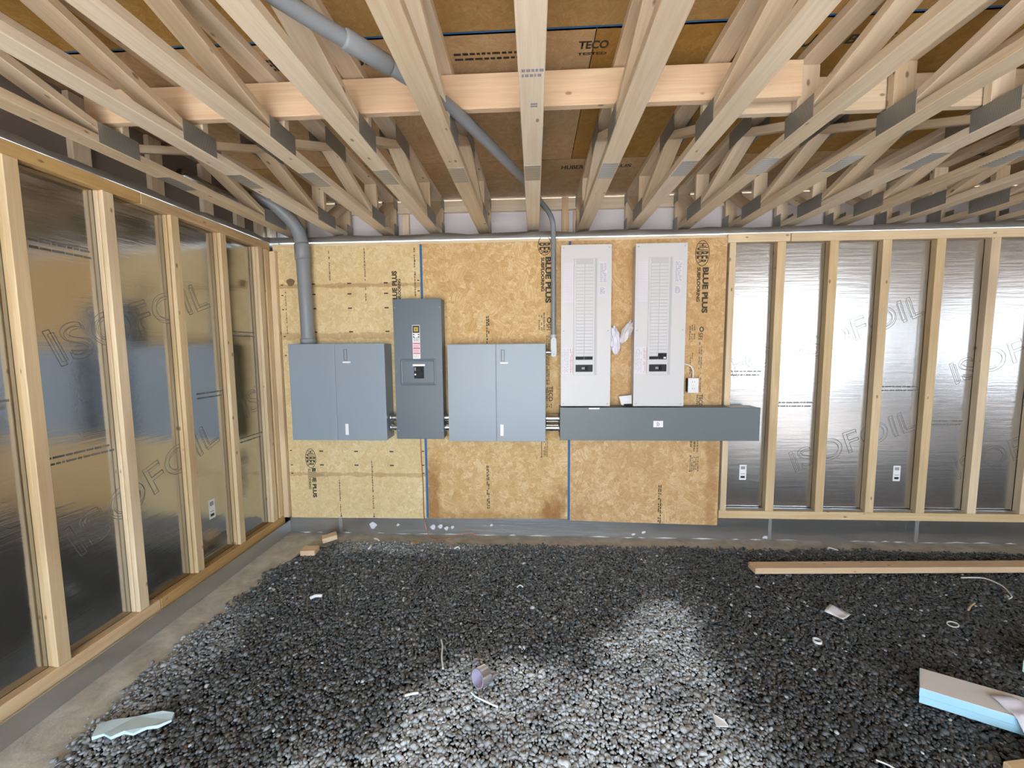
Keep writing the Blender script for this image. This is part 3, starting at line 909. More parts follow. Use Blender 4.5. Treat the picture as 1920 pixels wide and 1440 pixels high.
def enclosure(x0, x1, z0, z1, yf, seam, label, sx):
    root = empty('metal_enclosure', ((x0 + x1) / 2, FY, z0), label, 'enclosure', 'grey sheet metal enclosures')
    box('body', x0 + 0.003, x1 - 0.003, yf + 0.006, FY - 0.0015, z0 + 0.003, z1 - 0.003, 'grey', root, 0.002)
    box('cover_panel', x0, seam - 0.002, yf, yf + 0.012, z0, z1, 'grey', root, 0.0025, 2)
    door = box('cover_panel', seam + 0.002, x1, yf, yf + 0.012, z0, z1, 'grey', root, 0.0025, 2)
    # latch slot with its sill near the top, label near the foot
    h = box('latch_recess', sx, sx + 0.026, yf - 0.0006, yf + 0.002, z1 - 0.125, z1 - 0.042, 'groove', door)
    box('latch_plate', sx + 0.005, sx + 0.022, yf - 0.0016, yf + 0.002, z1 - 0.122, z1 - 0.045, 'grey', door)
    box('latch_sill', sx - 0.008, sx + 0.066 - 0.012, yf - 0.012, yf, z1 - 0.146, z1 - 0.132, 'label', door, 0.002)
    box('rating_label', sx - 0.012 + 0.002, sx + 0.014, yf - 0.0012, yf, z0 + 0.042, z0 + 0.127, 'label', door)
    return root
enclosure(-1.852, -1.114, 0.805, 1.538, 3.03, -1.496, 'grey two-panel metal enclosure at the corner, below the fat conduit', -1.425)
enclosure(-0.643, 0.081, 0.802, 1.526, 3.03, -0.283, 'grey two-panel metal enclosure right of the tall breaker box', -0.245)

# tall breaker enclosure
dr = empty('breaker_enclosure', (-0.873, FY, 0.807), 'tall dark grey breaker enclosure with a stack of warning labels', 'breaker box')
x0, x1, z0, z1, yf = -1.057, -0.690, 0.807, 1.867, 3.08
box('body', x0 + 0.003, x1 - 0.003, yf + 0.006, FY - 0.0015, z0 + 0.002, z1 - 0.002, 'grey2', dr, 0.002)
box('cover', x0, x1, yf, yf + 0.012, z0, z1, 'grey2', dr, 0.003, 2)
def frame_ring(name, a0, a1, b0, b1, w, y0, y1, mat, parent, r=0.012):
    def rr(m):
        pts = []
        for cx, cz, st in ((a1 - m - r, b1 - m - r, 0), (a0 + m + r, b1 - m - r, 90), (a0 + m + r, b0 + m + r, 180), (a1 - m - r, b0 + m + r, 270)):
            for k_ in range(5):
                a = math.radians(st + 22.5 * k_)
                pts.append((cx + r * math.cos(a), cz + r * math.sin(a)))
        return pts
    o, i = rr(0), rr(w)
    n = len(o)
    vs = [(x, y1, z) for x, z in o] + [(x, y0, z) for x, z in [((p[0] + q[0]) / 2, (p[1] + q[1]) / 2) for p, q in zip(o, i)]] + [(x, y1, z) for x, z in i]
    fs = []
    for k_ in range(n):
        j = (k_ + 1) % n
        fs.append([k_, j, j + n, k_ + n]); fs.append([k_ + n, j + n, j + 2 * n, k_ + 2 * n])
    c = Vector(vs[0])
    return mesh_obj(name, [Vector(v) - c for v in vs], fs, mat, parent, c, None, True)
frame_ring('embossed_rim', -1.014, -0.740, 1.220, 1.420, 0.018, yf - 0.007, yf + 0.0, 'grey2', dr)
br = box('circuit_breaker', -0.908, -0.834, yf - 0.006, yf + 0.01, 1.272, 1.362, 'black', dr, 0.002)
box('toggle', -0.888, -0.846, yf - 0.02, yf - 0.006, 1.325, 1.345, 'dkgrey', br, 0.003)
box('breaker_mark', -0.903, -0.893, yf - 0.0072, yf - 0.006, 1.33, 1.356, 'labelink', br)
box('breaker_mark', -0.904, -0.892, yf - 0.0072, yf - 0.006, 1.296, 1.308, 'label', br)
box('legend_strip', -0.918, -0.824, yf - 0.003, yf, 1.364, 1.380, 'label', dr, 0.001)
lb = box('label_sheet', -0.914, -0.857, yf - 0.0008, yf, 1.420, 1.672, 'label', dr)
em = box('emblem', -0.911, -0.860, yf - 0.0014, yf - 0.0008, 1.614, 1.668, 'blackink', lb)
for a, mt, e in ((0.016, 'yellow', 0.0004), (0.0118, 'blackink', 0.0008), (0.0095, 'yellow', 0.0012), (0.0045, 'blackink', 0.0016)):
    box('emblem_square', -0.8855 - a, -0.8855 + a, yf - 0.0014 - e, yf - 0.0012, 1.641 - a, 1.641 + a, mt, lb)
for z in (1.585, 1.602):
    box('label_bar', -0.910, -0.899, yf - 0.0013, yf - 0.0008, z - 0.005, z + 0.003, 'blackink', lb)
    box('label_bar', -0.872, -0.861, yf - 0.0013, yf - 0.0008, z - 0.005, z + 0.003, 'blackink', lb)
small_print('small_print', -0.906, -0.863, 1.549, 1.582, yf - 0.0013, 'labelink', lb, 5, 0.01, False)
for i, z in enumerate((1.535, 1.497, 1.458)):
    box('warning_field', -0.913, -0.858, yf - 0.0012, yf - 0.0008, z - 0.032, z, 'pink' if i < 2 else 'label', lb)
    box('warning_bar', -0.911, -0.859, yf - 0.0018, yf - 0.0012, z - 0.002, z + 0.005, 'red', lb)
    small_print('small_print', -0.908, -0.863, z - 0.03, z - 0.008, yf - 0.0016, 'red' if i < 2 else 'labelink', lb, 4, 0.008, False, 0.3)
for x, z in ((x0 + 0.014, z1 - 0.065), (x1 - 0.014, z1 - 0.065), (x0 + 0.016, 1.33), (x1 - 0.012, 1.33), (x0 + 0.016, z0 + 0.065), (x1 - 0.012, z0 + 0.065)):
    screw(dr, x, yf, z)

# white load centres
def load_centre(x0, x1, z0, z1, label, breakers):
    yf = 3.08
    root = empty('load_centre', ((x0 + x1) / 2, FY, z0), label, 'panel', 'white load centres')
    box('body', x0 + 0.008, x1 - 0.008, yf + 0.006, FY, z0 + 0.006, z1 - 0.006, 'white', root, 0.002)
    box('cover', x0, x1, yf, yf + 0.008, z0, z1, 'white', root, 0.002, 2)
    dx0, dx1, dz0, dz1 = x0 + 0.092, x0 + 0.250, z0 + 0.235, z1 - 0.094
    frame_ring('door_rim', dx0 - 0.002, dx1 + 0.016, dz0 - 0.006, dz1, 0.007, yf - 0.003, yf, 'white', root, 0.004)
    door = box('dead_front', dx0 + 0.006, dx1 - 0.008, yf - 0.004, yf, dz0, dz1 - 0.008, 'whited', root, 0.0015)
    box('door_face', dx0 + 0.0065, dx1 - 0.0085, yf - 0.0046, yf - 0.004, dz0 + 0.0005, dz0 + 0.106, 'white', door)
    box('door_face', dx0 + 0.0065, dx0 + 0.017, yf - 0.0046, yf - 0.004, dz0 + 0.106, dz1 - 0.009, 'white', door)
    box('door_face', dx1 - 0.017, dx1 - 0.0085, yf - 0.0046, yf - 0.004, dz0 + 0.106, dz1 - 0.009, 'white', door)
    box('hinge_channel', dx1 - 0.006, dx1 + 0.010, yf - 0.0012, yf, dz0 - 0.002, dz1 - 0.006, 'groovew', root)
    bx0, bx1 = dx0 + 0.018, dx1 - 0.018
    mid = (bx0 + bx1) / 2
    pitch = 0.0238
    zr = dz0 + 0.110
    blank = None
    r = 0
    while zr + (r + 1) * pitch < dz1 - 0.03:
        for c, (a, b) in enumerate(((bx0, mid - 0.002), (mid + 0.002, bx1))):
            if (r, c) in breakers:
                bk = box('circuit_breaker', a - 0.001, b + 0.001, yf - 0.010, yf - 0.004, zr + r * pitch + 0.001, zr + r * pitch + breakers[(r, c)], 'black', root, 0.0015)
                if breakers[(r, c)] > 0.03:
                    box('breaker_tab', b - 0.022, b - 0.004, yf - 0.0125, yf - 0.010, zr + r * pitch + 0.006, zr + r * pitch + 0.018, 'labelp', bk)
                    box('toggle', a + 0.016, a + 0.030, yf - 0.02, yf - 0.010, zr + r * pitch + 0.02, zr + r * pitch + 0.034, 'dkgrey', bk, 0.002)
                else:
                    box('toggle', a + 0.02, b - 0.012, yf - 0.016, yf - 0.010, zr + r * pitch + 0.008, zr + r * pitch + 0.017, 'dkgrey', bk, 0.002)
            elif (r == 1 and breakers.get((0, c), 0) > 0.03):
                pass
            else:
                loc = ((a + b) / 2, yf - 0.0055, zr + (r + 0.5) * pitch)
                if blank is None:
                    blank = box('breaker_blank', a, b, yf - 0.007, yf - 0.004, zr + r * pitch + 0.0028, zr + (r + 1) * pitch - 0.0028, 'white', root, 0.0012)
                else:
                    o = blank.copy(); COL.objects.link(o)
                    WLOC[o.name] = Vector(loc)
                    o.location = Vector(loc) - WLOC[root.name]
        r += 1
    mb = box('main_breaker', bx0 - 0.001, bx1 + 0.001, yf - 0.012, yf - 0.004, dz0 + 0.022, dz0 + 0.074, 'dkgrey', root, 0.002)
    box('toggle', mid + 0.010, mid + 0.026, yf - 0.026, yf - 0.012, dz0 + 0.036, dz0 + 0.060, 'black', mb, 0.003)
    box('breaker_mark', mid - 0.018, mid + 0.004, yf - 0.0128, yf - 0.012, dz0 + 0.040, dz0 + 0.056, 'labelink', mb)
    # directory sheets and warning label
    a = box('circuit_directory', x0 + 0.022, x0 + 0.088, yf - 0.0008, yf, z1 - 0.41, z1 - 0.128, 'labelp', root)
    rects = [(x0 + 0.026, x0 + 0.084, z1 - 0.135 - i * 0.0098, z1 - 0.1343 - i * 0.0098) for i in range(28)]
    tag(quads('ruling', rects, yf - 0.0014, 'labelink', a), kind='stuff')
    b = box('circuit_directory', x1 - 0.088, x1 - 0.034, yf - 0.0008, yf, z1 - 0.275, z1 - 0.125, 'labelp', root)
    small_print('small_print', x1 - 0.084, x1 - 0.038, z1 - 0.27, z1 - 0.13, yf - 0.0014, 'labelink', b, 16, 0.02, False, 0.4)
    b = box('circuit_directory', x1 - 0.088, x1 - 0.042, yf - 0.0008, yf, z1 - 0.36, z1 - 0.30, 'labelp', root)
    small_print('small_print', x1 - 0.084, x1 - 0.046, z1 - 0.355, z1 - 0.305, yf - 0.0014, 'labelink', b, 9, 0.02, False, 0.5)
    w = box('warning_label', x0 + 0.010, x0 + 0.094, yf - 0.001, yf, z0 + 0.242, z0 + 0.438, 'labelp', root)
    box('warning_bar', x0 + 0.0895, x0 + 0.0925, yf - 0.0016, yf - 0.001, z0 + 0.243, z0 + 0.437, 'red', w)
    small_print('small_print', x0 + 0.068, x0 + 0.088, z0 + 0.25, z0 + 0.43, yf - 0.0016, 'red', w, 2, 0.012, True, 0.35)
    small_print('small_print', x0 + 0.014, x0 + 0.060, z0 + 0.25, z0 + 0.43, yf - 0.0016, 'labelink', w, 4, 0.014, True, 0.25)
    for sx in (x0 + 0.02, x1 - 0.02):
        for sz in (z1 - 0.022, (z0 + z1) / 2 - 0.03, z0 + 0.018):
            screw(root, sx, yf, sz, 0.0045)
    return root
load_centre(0.194, 0.558, 1.060, 2.234, 'white load centre nearest the thin conduit, with one black main breaker row', {(0, 0): 0.024, (0, 1): 0.024})
load_centre(0.727, 1.092, 1.060, 2.234, 'white load centre on the right, with a double breaker above its main', {(0, 0): 0.022, (0, 1): 0.046})

# wiring trough
tg = empty('wiring_trough', (0.906, FY, 0.81), 'long grey wiring trough under the two white panels', 'trough')
box('body', 0.190, 1.624, 3.056, FY - 0.001, 0.812, 1.052, 'grey3', tg, 0.002)
box('cover', 0.187, 1.627, 3.048, 3.058, 0.809, 1.055, 'grey3', tg, 0.0025, 2)
st = box('rating_label', 0.869, 0.939, 3.0474, 3.048, 0.909, 0.956, 'label', tg)
small_print('small_print', 0.892, 0.916, 0.918, 0.948, 3.0468, 'labelink', st, 4, 0.012, False)
box('name_strip', 0.399, 0.477, 3.0465, 3.048, 1.042, 1.053, 'label', tg)
box('top_reflection', 1.43, 1.56, 3.07, 3.19, 1.0525, 1.0535, 'label', tg)  # white sheet painting the bright reflection on the trough top

# zinc nipples joining the boxes
def nipple(x0, x1, z, r, label):
    root = empty('conduit_nipple', ((x0 + x1) / 2, 3.12, z), label, 'conduit nipple', 'bright zinc conduit nipples')
    tube('pipe', [(x0, 3.12, z), (x1, 3.12, z)], r, 'chrome', root, 20, False)
    for xx in (x0 + 0.006, x1 - 0.006):
        tube('locknut', [(xx - 0.005, 3.12, z), (xx + 0.005, 3.12, z)], r * 1.18, 'screw', root, 10)
nipple(-1.116, -1.055, 0.967, 0.027, 'upper zinc nipple between the corner enclosure and the tall breaker box')
nipple(-1.116, -1.055, 0.890, 0.027, 'lower zinc nipple between the corner enclosure and the tall breaker box')
nipple(-0.692, -0.641, 0.967, 0.027, 'upper zinc nipple right of the tall breaker box')
nipple(-0.692, -0.641, 0.890, 0.027, 'lower zinc nipple right of the tall breaker box')
nipple(0.079, 0.190, 0.962, 0.029, 'upper zinc nipple running into the wiring trough')
nipple(0.079, 0.190, 0.889, 0.029, 'lower zinc nipple running into the wiring trough')

# fat conduit rising from the corner enclosure
fc = empty('fat_conduit', (-1.742, 3.12, 1.538), 'fat grey plastic conduit rising from the corner enclosure into the trusses', 'conduit')
path = smooth_path([(-1.742, 3.12, 1.536), (-1.744, 3.12, 1.8), (-1.750, 3.12, 2.10), (-1.752, 3.118, 2.28), (-1.772, 3.11, 2.38), (-1.820, 3.08, 2.47), (-1.90, 3.02, 2.55), (-2.0, 2.94, 2.60)], 6)
tube('pipe', path, 0.049, 'pvc', fc, 24)
tube('hub', [(-1.742, 3.12, 1.537), (-1.742, 3.12, 1.575), (-1.742, 3.12, 1.58)], [0.057, 0.057, 0.051], 'pvc', fc, 24)
tube('coupling', [(-1.7515, 3.12, 2.17), (-1.752, 3.12, 2.175), (-1.753, 3.118, 2.285), (-1.754, 3.118, 2.29)], [0.050, 0.0545, 0.0545, 0.050], 'pvc', fc, 24)

# thin conduit crossing the ceiling and dropping to the middle enclosure
tc_ = empty('thin_conduit', (0.143, 3.15, 1.57), 'thin grey conduit slanting through the trusses and dropping beside the left white panel', 'conduit')
P = [(-1.03, 0.72, 2.489), (-0.722, 1.222, 2.489), (-0.494, 1.541, 2.489), (-0.325, 1.83, 2.489), (-0.052, 2.573, 2.489), (0.045, 2.93, 2.487)]
bend = [(0.085, 3.04, 2.480), (0.116, 3.105, 2.455), (0.135, 3.14, 2.415), (0.141, 3.15, 2.35), (0.142, 3.15, 2.2), (0.143, 3.15, 1.9), (0.143, 3.15, 1.56)]
pth = smooth_path(P + bend, 6)
tube('pipe', pth, [0.026 if p.y < 2.2 else max(0.0185, 0.026 - (p.y - 2.2) * 0.0085) for p in pth], 'pvc', tc_, 16)
a, b = Vector(P[1]), Vector(P[2])
tube('coupling', [a.lerp(b, 0.50), a.lerp(b, 0.52), a.lerp(b, 0.93), a.lerp(b, 0.95)], [0.027, 0.032, 0.032, 0.027], 'pvc', tc_, 16)
lbx = empty('pipe_fitting', (0.143, 3.15, 1.43), 'pale grey rounded conduit fitting at the foot of the thin conduit', 'conduit fitting')
def capsule(name, cx, cz, w, h, y0, y1, mat, parent, bev=0.003):
    bm = bmesh.new()
    r = w / 2
    pts = []
    for k_ in range(9):
        a = math.pi * k_ / 8
        pts.append((cx + r * math.cos(a), cz + h / 2 - r + r * math.sin(a)))
    for k_ in range(9):
        a = math.pi + math.pi * k_ / 8
        pts.append((cx + r * math.cos(a), cz - h / 2 + r + r * math.sin(a)))
    f0 = bm.faces.new([bm.verts.new((x - cx, y0, z - cz)) for x, z in pts])
    ex = bmesh.ops.extrude_face_region(bm, geom=[f0])
    bmesh.ops.translate(bm, verts=[g for g in ex['geom'] if isinstance(g, bmesh.types.BMVert)], vec=(0, y1 - y0, 0))
    bmesh.ops.recalc_face_normals(bm, faces=bm.faces[:])
    vs, fs = bm_data(bm)
    return mesh_obj(name, vs, fs, mat, parent, (cx, 0, cz))
capsule('housing', 0.143, 1.50, 0.044, 0.145, 3.115, 3.175, 'fitting', lbx)
cv = capsule('cover', 0.143, 1.50, 0.040, 0.138, 3.110, 3.115, 'fitting', lbx)
screw(cv, 0.143, 3.110, 1.553, 0.004); screw(cv, 0.143, 3.110, 1.447, 0.004)
tube('hub', [(0.143, 3.15, 1.568), (0.143, 3.15, 1.595)], 0.024, 'fitting', lbx, 16)
nipple(0.078, 0.126, 1.462, 0.017, 'thin zinc nipple from the middle enclosure to the conduit fitting')

# outlet box and its cable
ob = empty('outlet_box', (1.179, FY, 1.152), 'small white receptacle box on the board right of the white panels', 'outlet box')
box('box', 1.146, 1.210, 3.137, FY, 1.157, 1.258, 'dkgrey', ob, 0.002)
fp = box('faceplate', 1.140, 1.217, 3.130, 3.137, 1.152, 1.263, 'white2', ob, 0.003, 2)
for z in (1.232, 1.182):
    rc = box('receptacle', 1.164, 1.194, 3.128, 3.130, z - 0.016, z + 0.016, 'white2', fp, 0.004)
    box('slot', 1.170, 1.173, 3.1274, 3.1282, z - 0.002, z + 0.009, 'labelink', fp)
    box('slot', 1.184, 1.187, 3.1274, 3.1282, z - 0.002, z + 0.009, 'labelink', fp)
screw(fp, 1.179, 3.130, 1.207, 0.003)
cb = tube('white_cable', smooth_path([(1.088, 3.16, 1.368), (1.12, 3.155, 1.366), (1.155, 3.15, 1.355), (1.178, 3.15, 1.325), (1.182, 3.155, 1.262)], 6), 0.0055, 'cable', None, 8)
tag(cb, 'white cable curving from the right white panel to the receptacle box', 'cable')

# crumpled film bags wedged between the panels
def crumple(name, c, sx, sy, sz, seed, mat, label, cat, sub=3, amp=0.34, rot=0.0, parent=None):
    bm = bmesh.new()
    bmesh.ops.create_icosphere(bm, subdivisions=sub, radius=1.0)
    rr = random.Random(seed)
    dirs = [(Vector((rr.gauss(0, 1), rr.gauss(0, 1), rr.gauss(0, 1))).normalized(), rr.uniform(3, 13), rr.uniform(0, 6)) for _ in range(12)]
    for v in bm.verts:
        d = v.co.normalized()
        k_ = 1 + amp * sum(abs(math.sin(f * d.dot(n) + p)) - 0.6 for n, f, p in dirs) / 3
        q = Vector((d.x * k_ * sx, d.y * k_ * sy, d.z * k_ * sz))
        v.co = Matrix.Rotation(rot, 3, 'Y') @ q
    vs, fs = bm_data(bm)
    o = mesh_obj(name, vs, fs, mat, parent, c)
    return tag(o, label, cat) if label else o
crumple('plastic_bag', (0.599, 3.145, 1.545), 0.034, 0.03, 0.095, 3, 'film2', 'crumpled milky document bag hanging right of the left white panel', 'bag', rot=-0.1)
crumple('plastic_bag', (0.684, 3.145, 1.605), 0.031, 0.03, 0.080, 8, 'film', 'crumpled clear bag hanging against the right white panel', 'bag', rot=0.45)
bk = empty('instruction_sheets', (0.69, 3.13, 1.056), 'folded white instruction sheets standing on the trough between the panels', 'papers')
def leaf(name, pts, mat, parent, t=0.002):
    n = len(pts)
    vs = [Vector(p) for p in pts]
    nr = (vs[1] - vs[0]).cross(vs[2] - vs[0]).normalized() * t
    al = vs + [v + nr for v in vs]
    fs = [list(range(n))[::-1], [i + n for i in range(n)]] + [[i, (i + 1) % n, (i + 1) % n + n, i + n] for i in range(n)]
    return mesh_obj(name, [v - vs[0] for v in al], fs, mat, parent, vs[0])
leaf('sheet', [(0.650, 3.12, 1.064), (0.722, 3.10, 1.066), (0.725, 3.12, 1.138), (0.634, 3.135, 1.126)], 'paper', bk)
leaf('sheet', [(0.655, 3.15, 1.058), (0.724, 3.13, 1.058), (0.724, 3.15, 1.128), (0.645, 3.16, 1.118)], 'labelp', bk)
leaf('sheet', [(0.664, 3.10, 1.058), (0.722, 3.08, 1.060), (0.722, 3.09, 1.076), (0.668, 3.11, 1.072)], 'blackink', bk)

# bare copper ground wire
cw = tube('copper_wire', smooth_path([(-0.905, 3.19, 0.80), (-0.902, 3.192, 0.6), (-0.895, 3.192, 0.4), (-0.895, 3.192, 0.2), (-0.885, 3.185, 0.08), (-0.84, 3.15, 0.0), (-0.76, 3.12, -0.008), (-0.68, 3.14, -0.008), (-0.60, 3.17, 0.01), (-0.52, 3.18, 0.02), (-0.46, 3.18, 0.0)], 8), 0.0032, 'copper', None, 6)
tag(cw, 'bare copper wire hanging down the board and curling along the footing', 'wire')

# galvanised duct glint above the left truss
du = empty('round_duct', (-1.98, 2.45, 2.50), 'short galvanised round duct lying above the leftmost truss', 'duct')
tube('duct', [(-2.14, 2.50, 2.56), (-2.14, 2.95, 2.56)], 0.035, 'duct', du, 20)

# ------------------------------------------------------------------ things on the ground
def block(c, ang, l, w, h, label, tilt=0.0):
    a = Vector((math.cos(ang), math.sin(ang), tilt))
    p = Vector(c)
    o = board('wood_offcut', p - a * l / 2, p + a * l / 2, (-a.y, a.x, 0), w, h, 'fresh')
    return tag(o, label, 'wood offcut', 'small lumber offcuts in the corner')
block((-1.665, 2.86, 0.012), 0.1, 0.105, 0.085, 0.038, 'short lumber offcut lying on the gravel edge near the corner')
block((-1.615, 3.06, 0.020), 0.5, 0.105, 0.075, 0.036, 'short lumber offcut tipped against the other, nearer the back wall', 0.15)
lm = board('loose_stud', (1.437, 2.712, 0.030), (4.4, 2.86, 0.030), (0, 1, 0.0), 0.086, 0.040, 'fresh')
tag(lm, 'long pale loose board lying on the gravel by the back wall', 'board')
wo = board('loose_board', (1.640, 1.375, 0.026), (1.95, 1.425, 0.026), (-0.16, 0.98, 0), 0.086, 0.038, 'plate')
tag(wo, 'brown board end poking from under the foam at the right', 'board')

f1 = empty('foam_offcut', (1.75, 1.7, 0.012), 'long pale blue foam offcut with a white face lying at the right', 'foam offcut', 'foam offcuts')
d = Vector((0.885, -0.465, 0)).normalized()
pd = Vector((0.465, 0.885, 0)).normalized()
p0 = Vector((1.598, 1.692, 0)); L = 0.31; W = 0.125
def slab(name, z0, z1, mat, parent, dx0=0, dx1=0):
    sk = Vector((0.097, 0.111, 0))
    q = [p0 - d * dx0, p0 + d * (L + dx1), p0 + d * (L + dx1) + sk, p0 - d * dx0 + sk]
    vs = [(v.x, v.y, z0) for v in q] + [(v.x, v.y, z1) for v in q]
    fs = [[3, 2, 1, 0], [4, 5, 6, 7]] + [[i, (i + 1) % 4, (i + 1) % 4 + 4, i + 4] for i in range(4)]
    c = Vector(vs[0])
    return mesh_obj(name, [Vector(v) - c for v in vs], fs, mat, parent, c)
slab('foam_layer', 0.012, 0.042, 'foam', f1)
slab('foam_layer', 0.0425, 0.076, 'foam', f1, 0.0015, 0.0015)
slab('facing', 0.0762, 0.078, 'foamface', f1)
f2 = empty('foam_offcut', (2.3, 1.9, 0.012), 'pale green foam offcut cut off by the right edge of view', 'foam offcut', 'foam offcuts')
vs = [(2.215, 1.885, 0.012), (2.40, 1.62, 0.012), (2.72, 1.86, 0.012), (2.42, 2.02, 0.012)]
vs = vs + [(x, y, 0.066) for x, y, z in vs]
mesh_obj('foam_layer', [Vector(v) - Vector(vs[0]) for v in vs], [[3, 2, 1, 0], [4, 5, 6, 7]] + [[i, (i + 1) % 4, (i + 1) % 4 + 4, i + 4] for i in range(4)], 'foamgreen', f2, vs[0])
mesh_obj('facing', [Vector((x, y, 0.0675)) - Vector(vs[0]) for x, y, z in vs[:4]] + [Vector((x, y, 0.0662)) - Vector(vs[0]) for x, y, z in vs[:4]], [[0, 1, 2, 3], [7, 6, 5, 4]] + [[i + 4, (i + 1) % 4 + 4, (i + 1) % 4, i] for i in range(4)], 'foam', f2, vs[0])
# milky film draped over the end of the foam
nx_, ny_ = 14, 12
vs, fs = [], []
for i in range(nx_):
    for j in range(ny_):
        u, v = i / (nx_ - 1), j / (ny_ - 1)
        x = 1.83 + 0.36 * u
        y = 1.475 + 0.18 * v
        q_ = Vector((x, y, 0)) - p0
        dd, tt = q_.dot(pd), q_.dot(d) - L
        over = min(1.0, max(0.0, (dd + 0.05) / 0.05)) * (1.0 if tt < 0.004 else math.exp(-(tt - 0.004) / 0.05))
        z = 0.014 + 0.069 * over + 0.005 * math.sin(u * 13 + v * 7) + 0.004 * math.sin(v * 17 - u * 5)
        vs.append((x, y, max(0.016, z + 0.006)))
for i in range(nx_ - 1):
    for j in range(ny_ - 1):
        a = i * ny_ + j
        fs.append([a, a + ny_, a + ny_ + 1, a + 1])
o = mesh_obj('plastic_sheet', [Vector(v) - Vector(vs[0]) for v in vs], fs, 'film2', None, vs[0], None, True)
so = o.modifiers.new('thickness', 'SOLIDIFY'); so.thickness = 0.0015
tag(o, 'milky plastic film draped over the right end of the blue foam', 'plastic film')

# jagged foam scrap at the left
pts = [(-1.735, 1.425), (-1.70, 1.372), (-1.672, 1.392), (-1.63, 1.378), (-1.60, 1.402), (-1.56, 1.398), (-1.53, 1.425), (-1.49, 1.432), (-1.462, 1.462), (-1.475, 1.492), (-1.53, 1.495), (-1.62, 1.470), (-1.70, 1.448)]
n = len(pts)
vs = [(x, y, 0.010) for x, y in pts] + [(x * 1.0, y, 0.022 + 0.003 * math.sin(i * 2.1)) for i, (x, y) in enumerate(pts)]
o = mesh_obj('foam_scrap', [Vector(v) - Vector(vs[0]) for v in vs], [list(range(n))[::-1], [i + n for i in range(n)]] + [[i, (i + 1) % n, (i + 1) % n + n, i + n] for i in range(n)], 'foamscrap', None, vs[0])
tag(o, 'jagged white foam scrap lying on the gravel by the left wall', 'foam scrap')

# roll of tape standing on edge
tp = empty('tape_roll', (-0.235, 1.70, 0.008), 'small silver tape roll standing on edge on the gravel', 'tape roll')
ax = Vector((-0.66, -0.73, 0.16)).normalized()
ct = Vector((-0.238, 1.70, 0.050))
def ring(name, r0, r1, half, mat, parent):
    e1 = Vector((0, 0, 1)); e1 = (e1 - ax * e1.dot(ax)).normalized(); e2 = ax.cross(e1)
    vs, fs = [], []
    n = 32
    for i in range(n):
        a = 2 * math.pi * i / n
        e = e1 * math.cos(a) + e2 * math.sin(a)
        vs += [e * r1 - ax * half, e * r1 + ax * half, e * r0 + ax * half, e * r0 - ax * half]
    for i in range(n):
        j = (i + 1) % n
        for k_ in range(4):
            fs.append([4 * i + k_, 4 * i + (k_ + 1) % 4, 4 * j + (k_ + 1) % 4, 4 * j + k_])
    return mesh_obj(name, vs, fs, mat, parent, ct)
ring('tape', 0.0385, 0.0410, 0.024, 'tape', tp)
ring('core', 0.0355, 0.0383, 0.0245, 'tapecore', tp)

# paper scrap
vs, fs = [], []
for i in range(7):
    for j in range(5):
        u, v = i / 6, j / 4
        p = Vector((1.610, 2.28, 0)) * (1 - u) * (1 - v) + Vector((1.666, 2.212, 0)) * u * (1 - v) + Vector((1.698, 2.352, 0)) * (1 - u) * v + Vector((1.742, 2.262, 0)) * u * v
        vs.append((p.x, p.y, 0.020 + 0.010 * math.sin(u * 5 + 1) * math.sin(v * 3) + 0.004 * math.sin(v * 12)))
for i in range(6):
    for j in range(4):
        a = i * 5 + j
        fs.append([a, a + 5, a + 6, a + 1])
o = mesh_obj('paper_scrap', [Vector(v) - Vector(vs[0]) for v in vs], fs, 'paper', None, vs[0], None, True)
so = o.modifiers.new('thickness', 'SOLIDIFY'); so.thickness = 0.001
tag(o, 'creased white paper scrap on the dark gravel below the loose board', 'paper')

def strip(name, pts, r, mat, label, cat):
    o = tube(name, smooth_path(pts, 5), r, mat, None, 6)
    return tag(o, label, cat)
strip('plastic_strip', [(-0.480, 1.968, 0.016), (-0.462, 1.92, 0.02), (-0.450, 1.85, 0.018), (-0.428, 1.779, 0.014)], 0.0042, 'scrap', 'straight white plastic strip on the gravel behind the tape roll', 'plastic strip')
strip('plastic_strip', [(-0.276, 1.651, 0.018), (-0.255, 1.632, 0.016), (-0.222, 1.616, 0.016), (-0.155, 1.587, 0.014)], 0.0045, 'scrap', 'bent white plastic strip right in front of the tape roll', 'plastic strip')
strip('plastic_strip', [(-0.112, 2.452, 0.012), (-0.094, 2.468, 0.018), (-0.074, 2.456, 0.012)], 0.004, 'scrap', 'small white curved clip on the gravel under the middle of the board', 'plastic strip')
strip('plastic_strip', [(-0.56, 1.622, 0.016), (-0.53, 1.632, 0.018), (-0.505, 1.640, 0.016)], 0.0055, 'scrap', 'short white plastic piece left of the tape roll', 'plastic strip')
strip('wire_offcut', [(2.718, 2.677, 0.012), (2.80, 2.675, 0.016), (2.85, 2.655, 0.02), (2.865, 2.58, 0.018), (2.835, 2.515, 0.012), (2.80, 2.47, 0.016), (2.765, 2.452, 0.014)], 0.004, 'cable', 'bent white wire offcut on the gravel in front of the loose board', 'wire')
strip('wood_splinter', [(2.425, 2.335, 0.012), (2.475, 2.372, 0.014), (2.53, 2.405, 0.012)], 0.005, 'plate', 'thin yellowish wood splinter on the gravel at the right', 'splinter')
strip('wire_offcut', [(1.22, 1.43, 0.014), (1.26, 1.40, 0.016), (1.30, 1.33, 0.012)], 0.003, 'cable', 'thin pale wire end at the bottom edge near the foam', 'wire')
strip('plastic_strip', [(2.14, 3.03, 0.012), (2.155, 3.045, 0.016), (2.18, 3.035, 0.014), (2.20, 3.015, 0.012)], 0.005, 'scrap', 'white plastic loop near the footing behind the loose board', 'plastic strip')
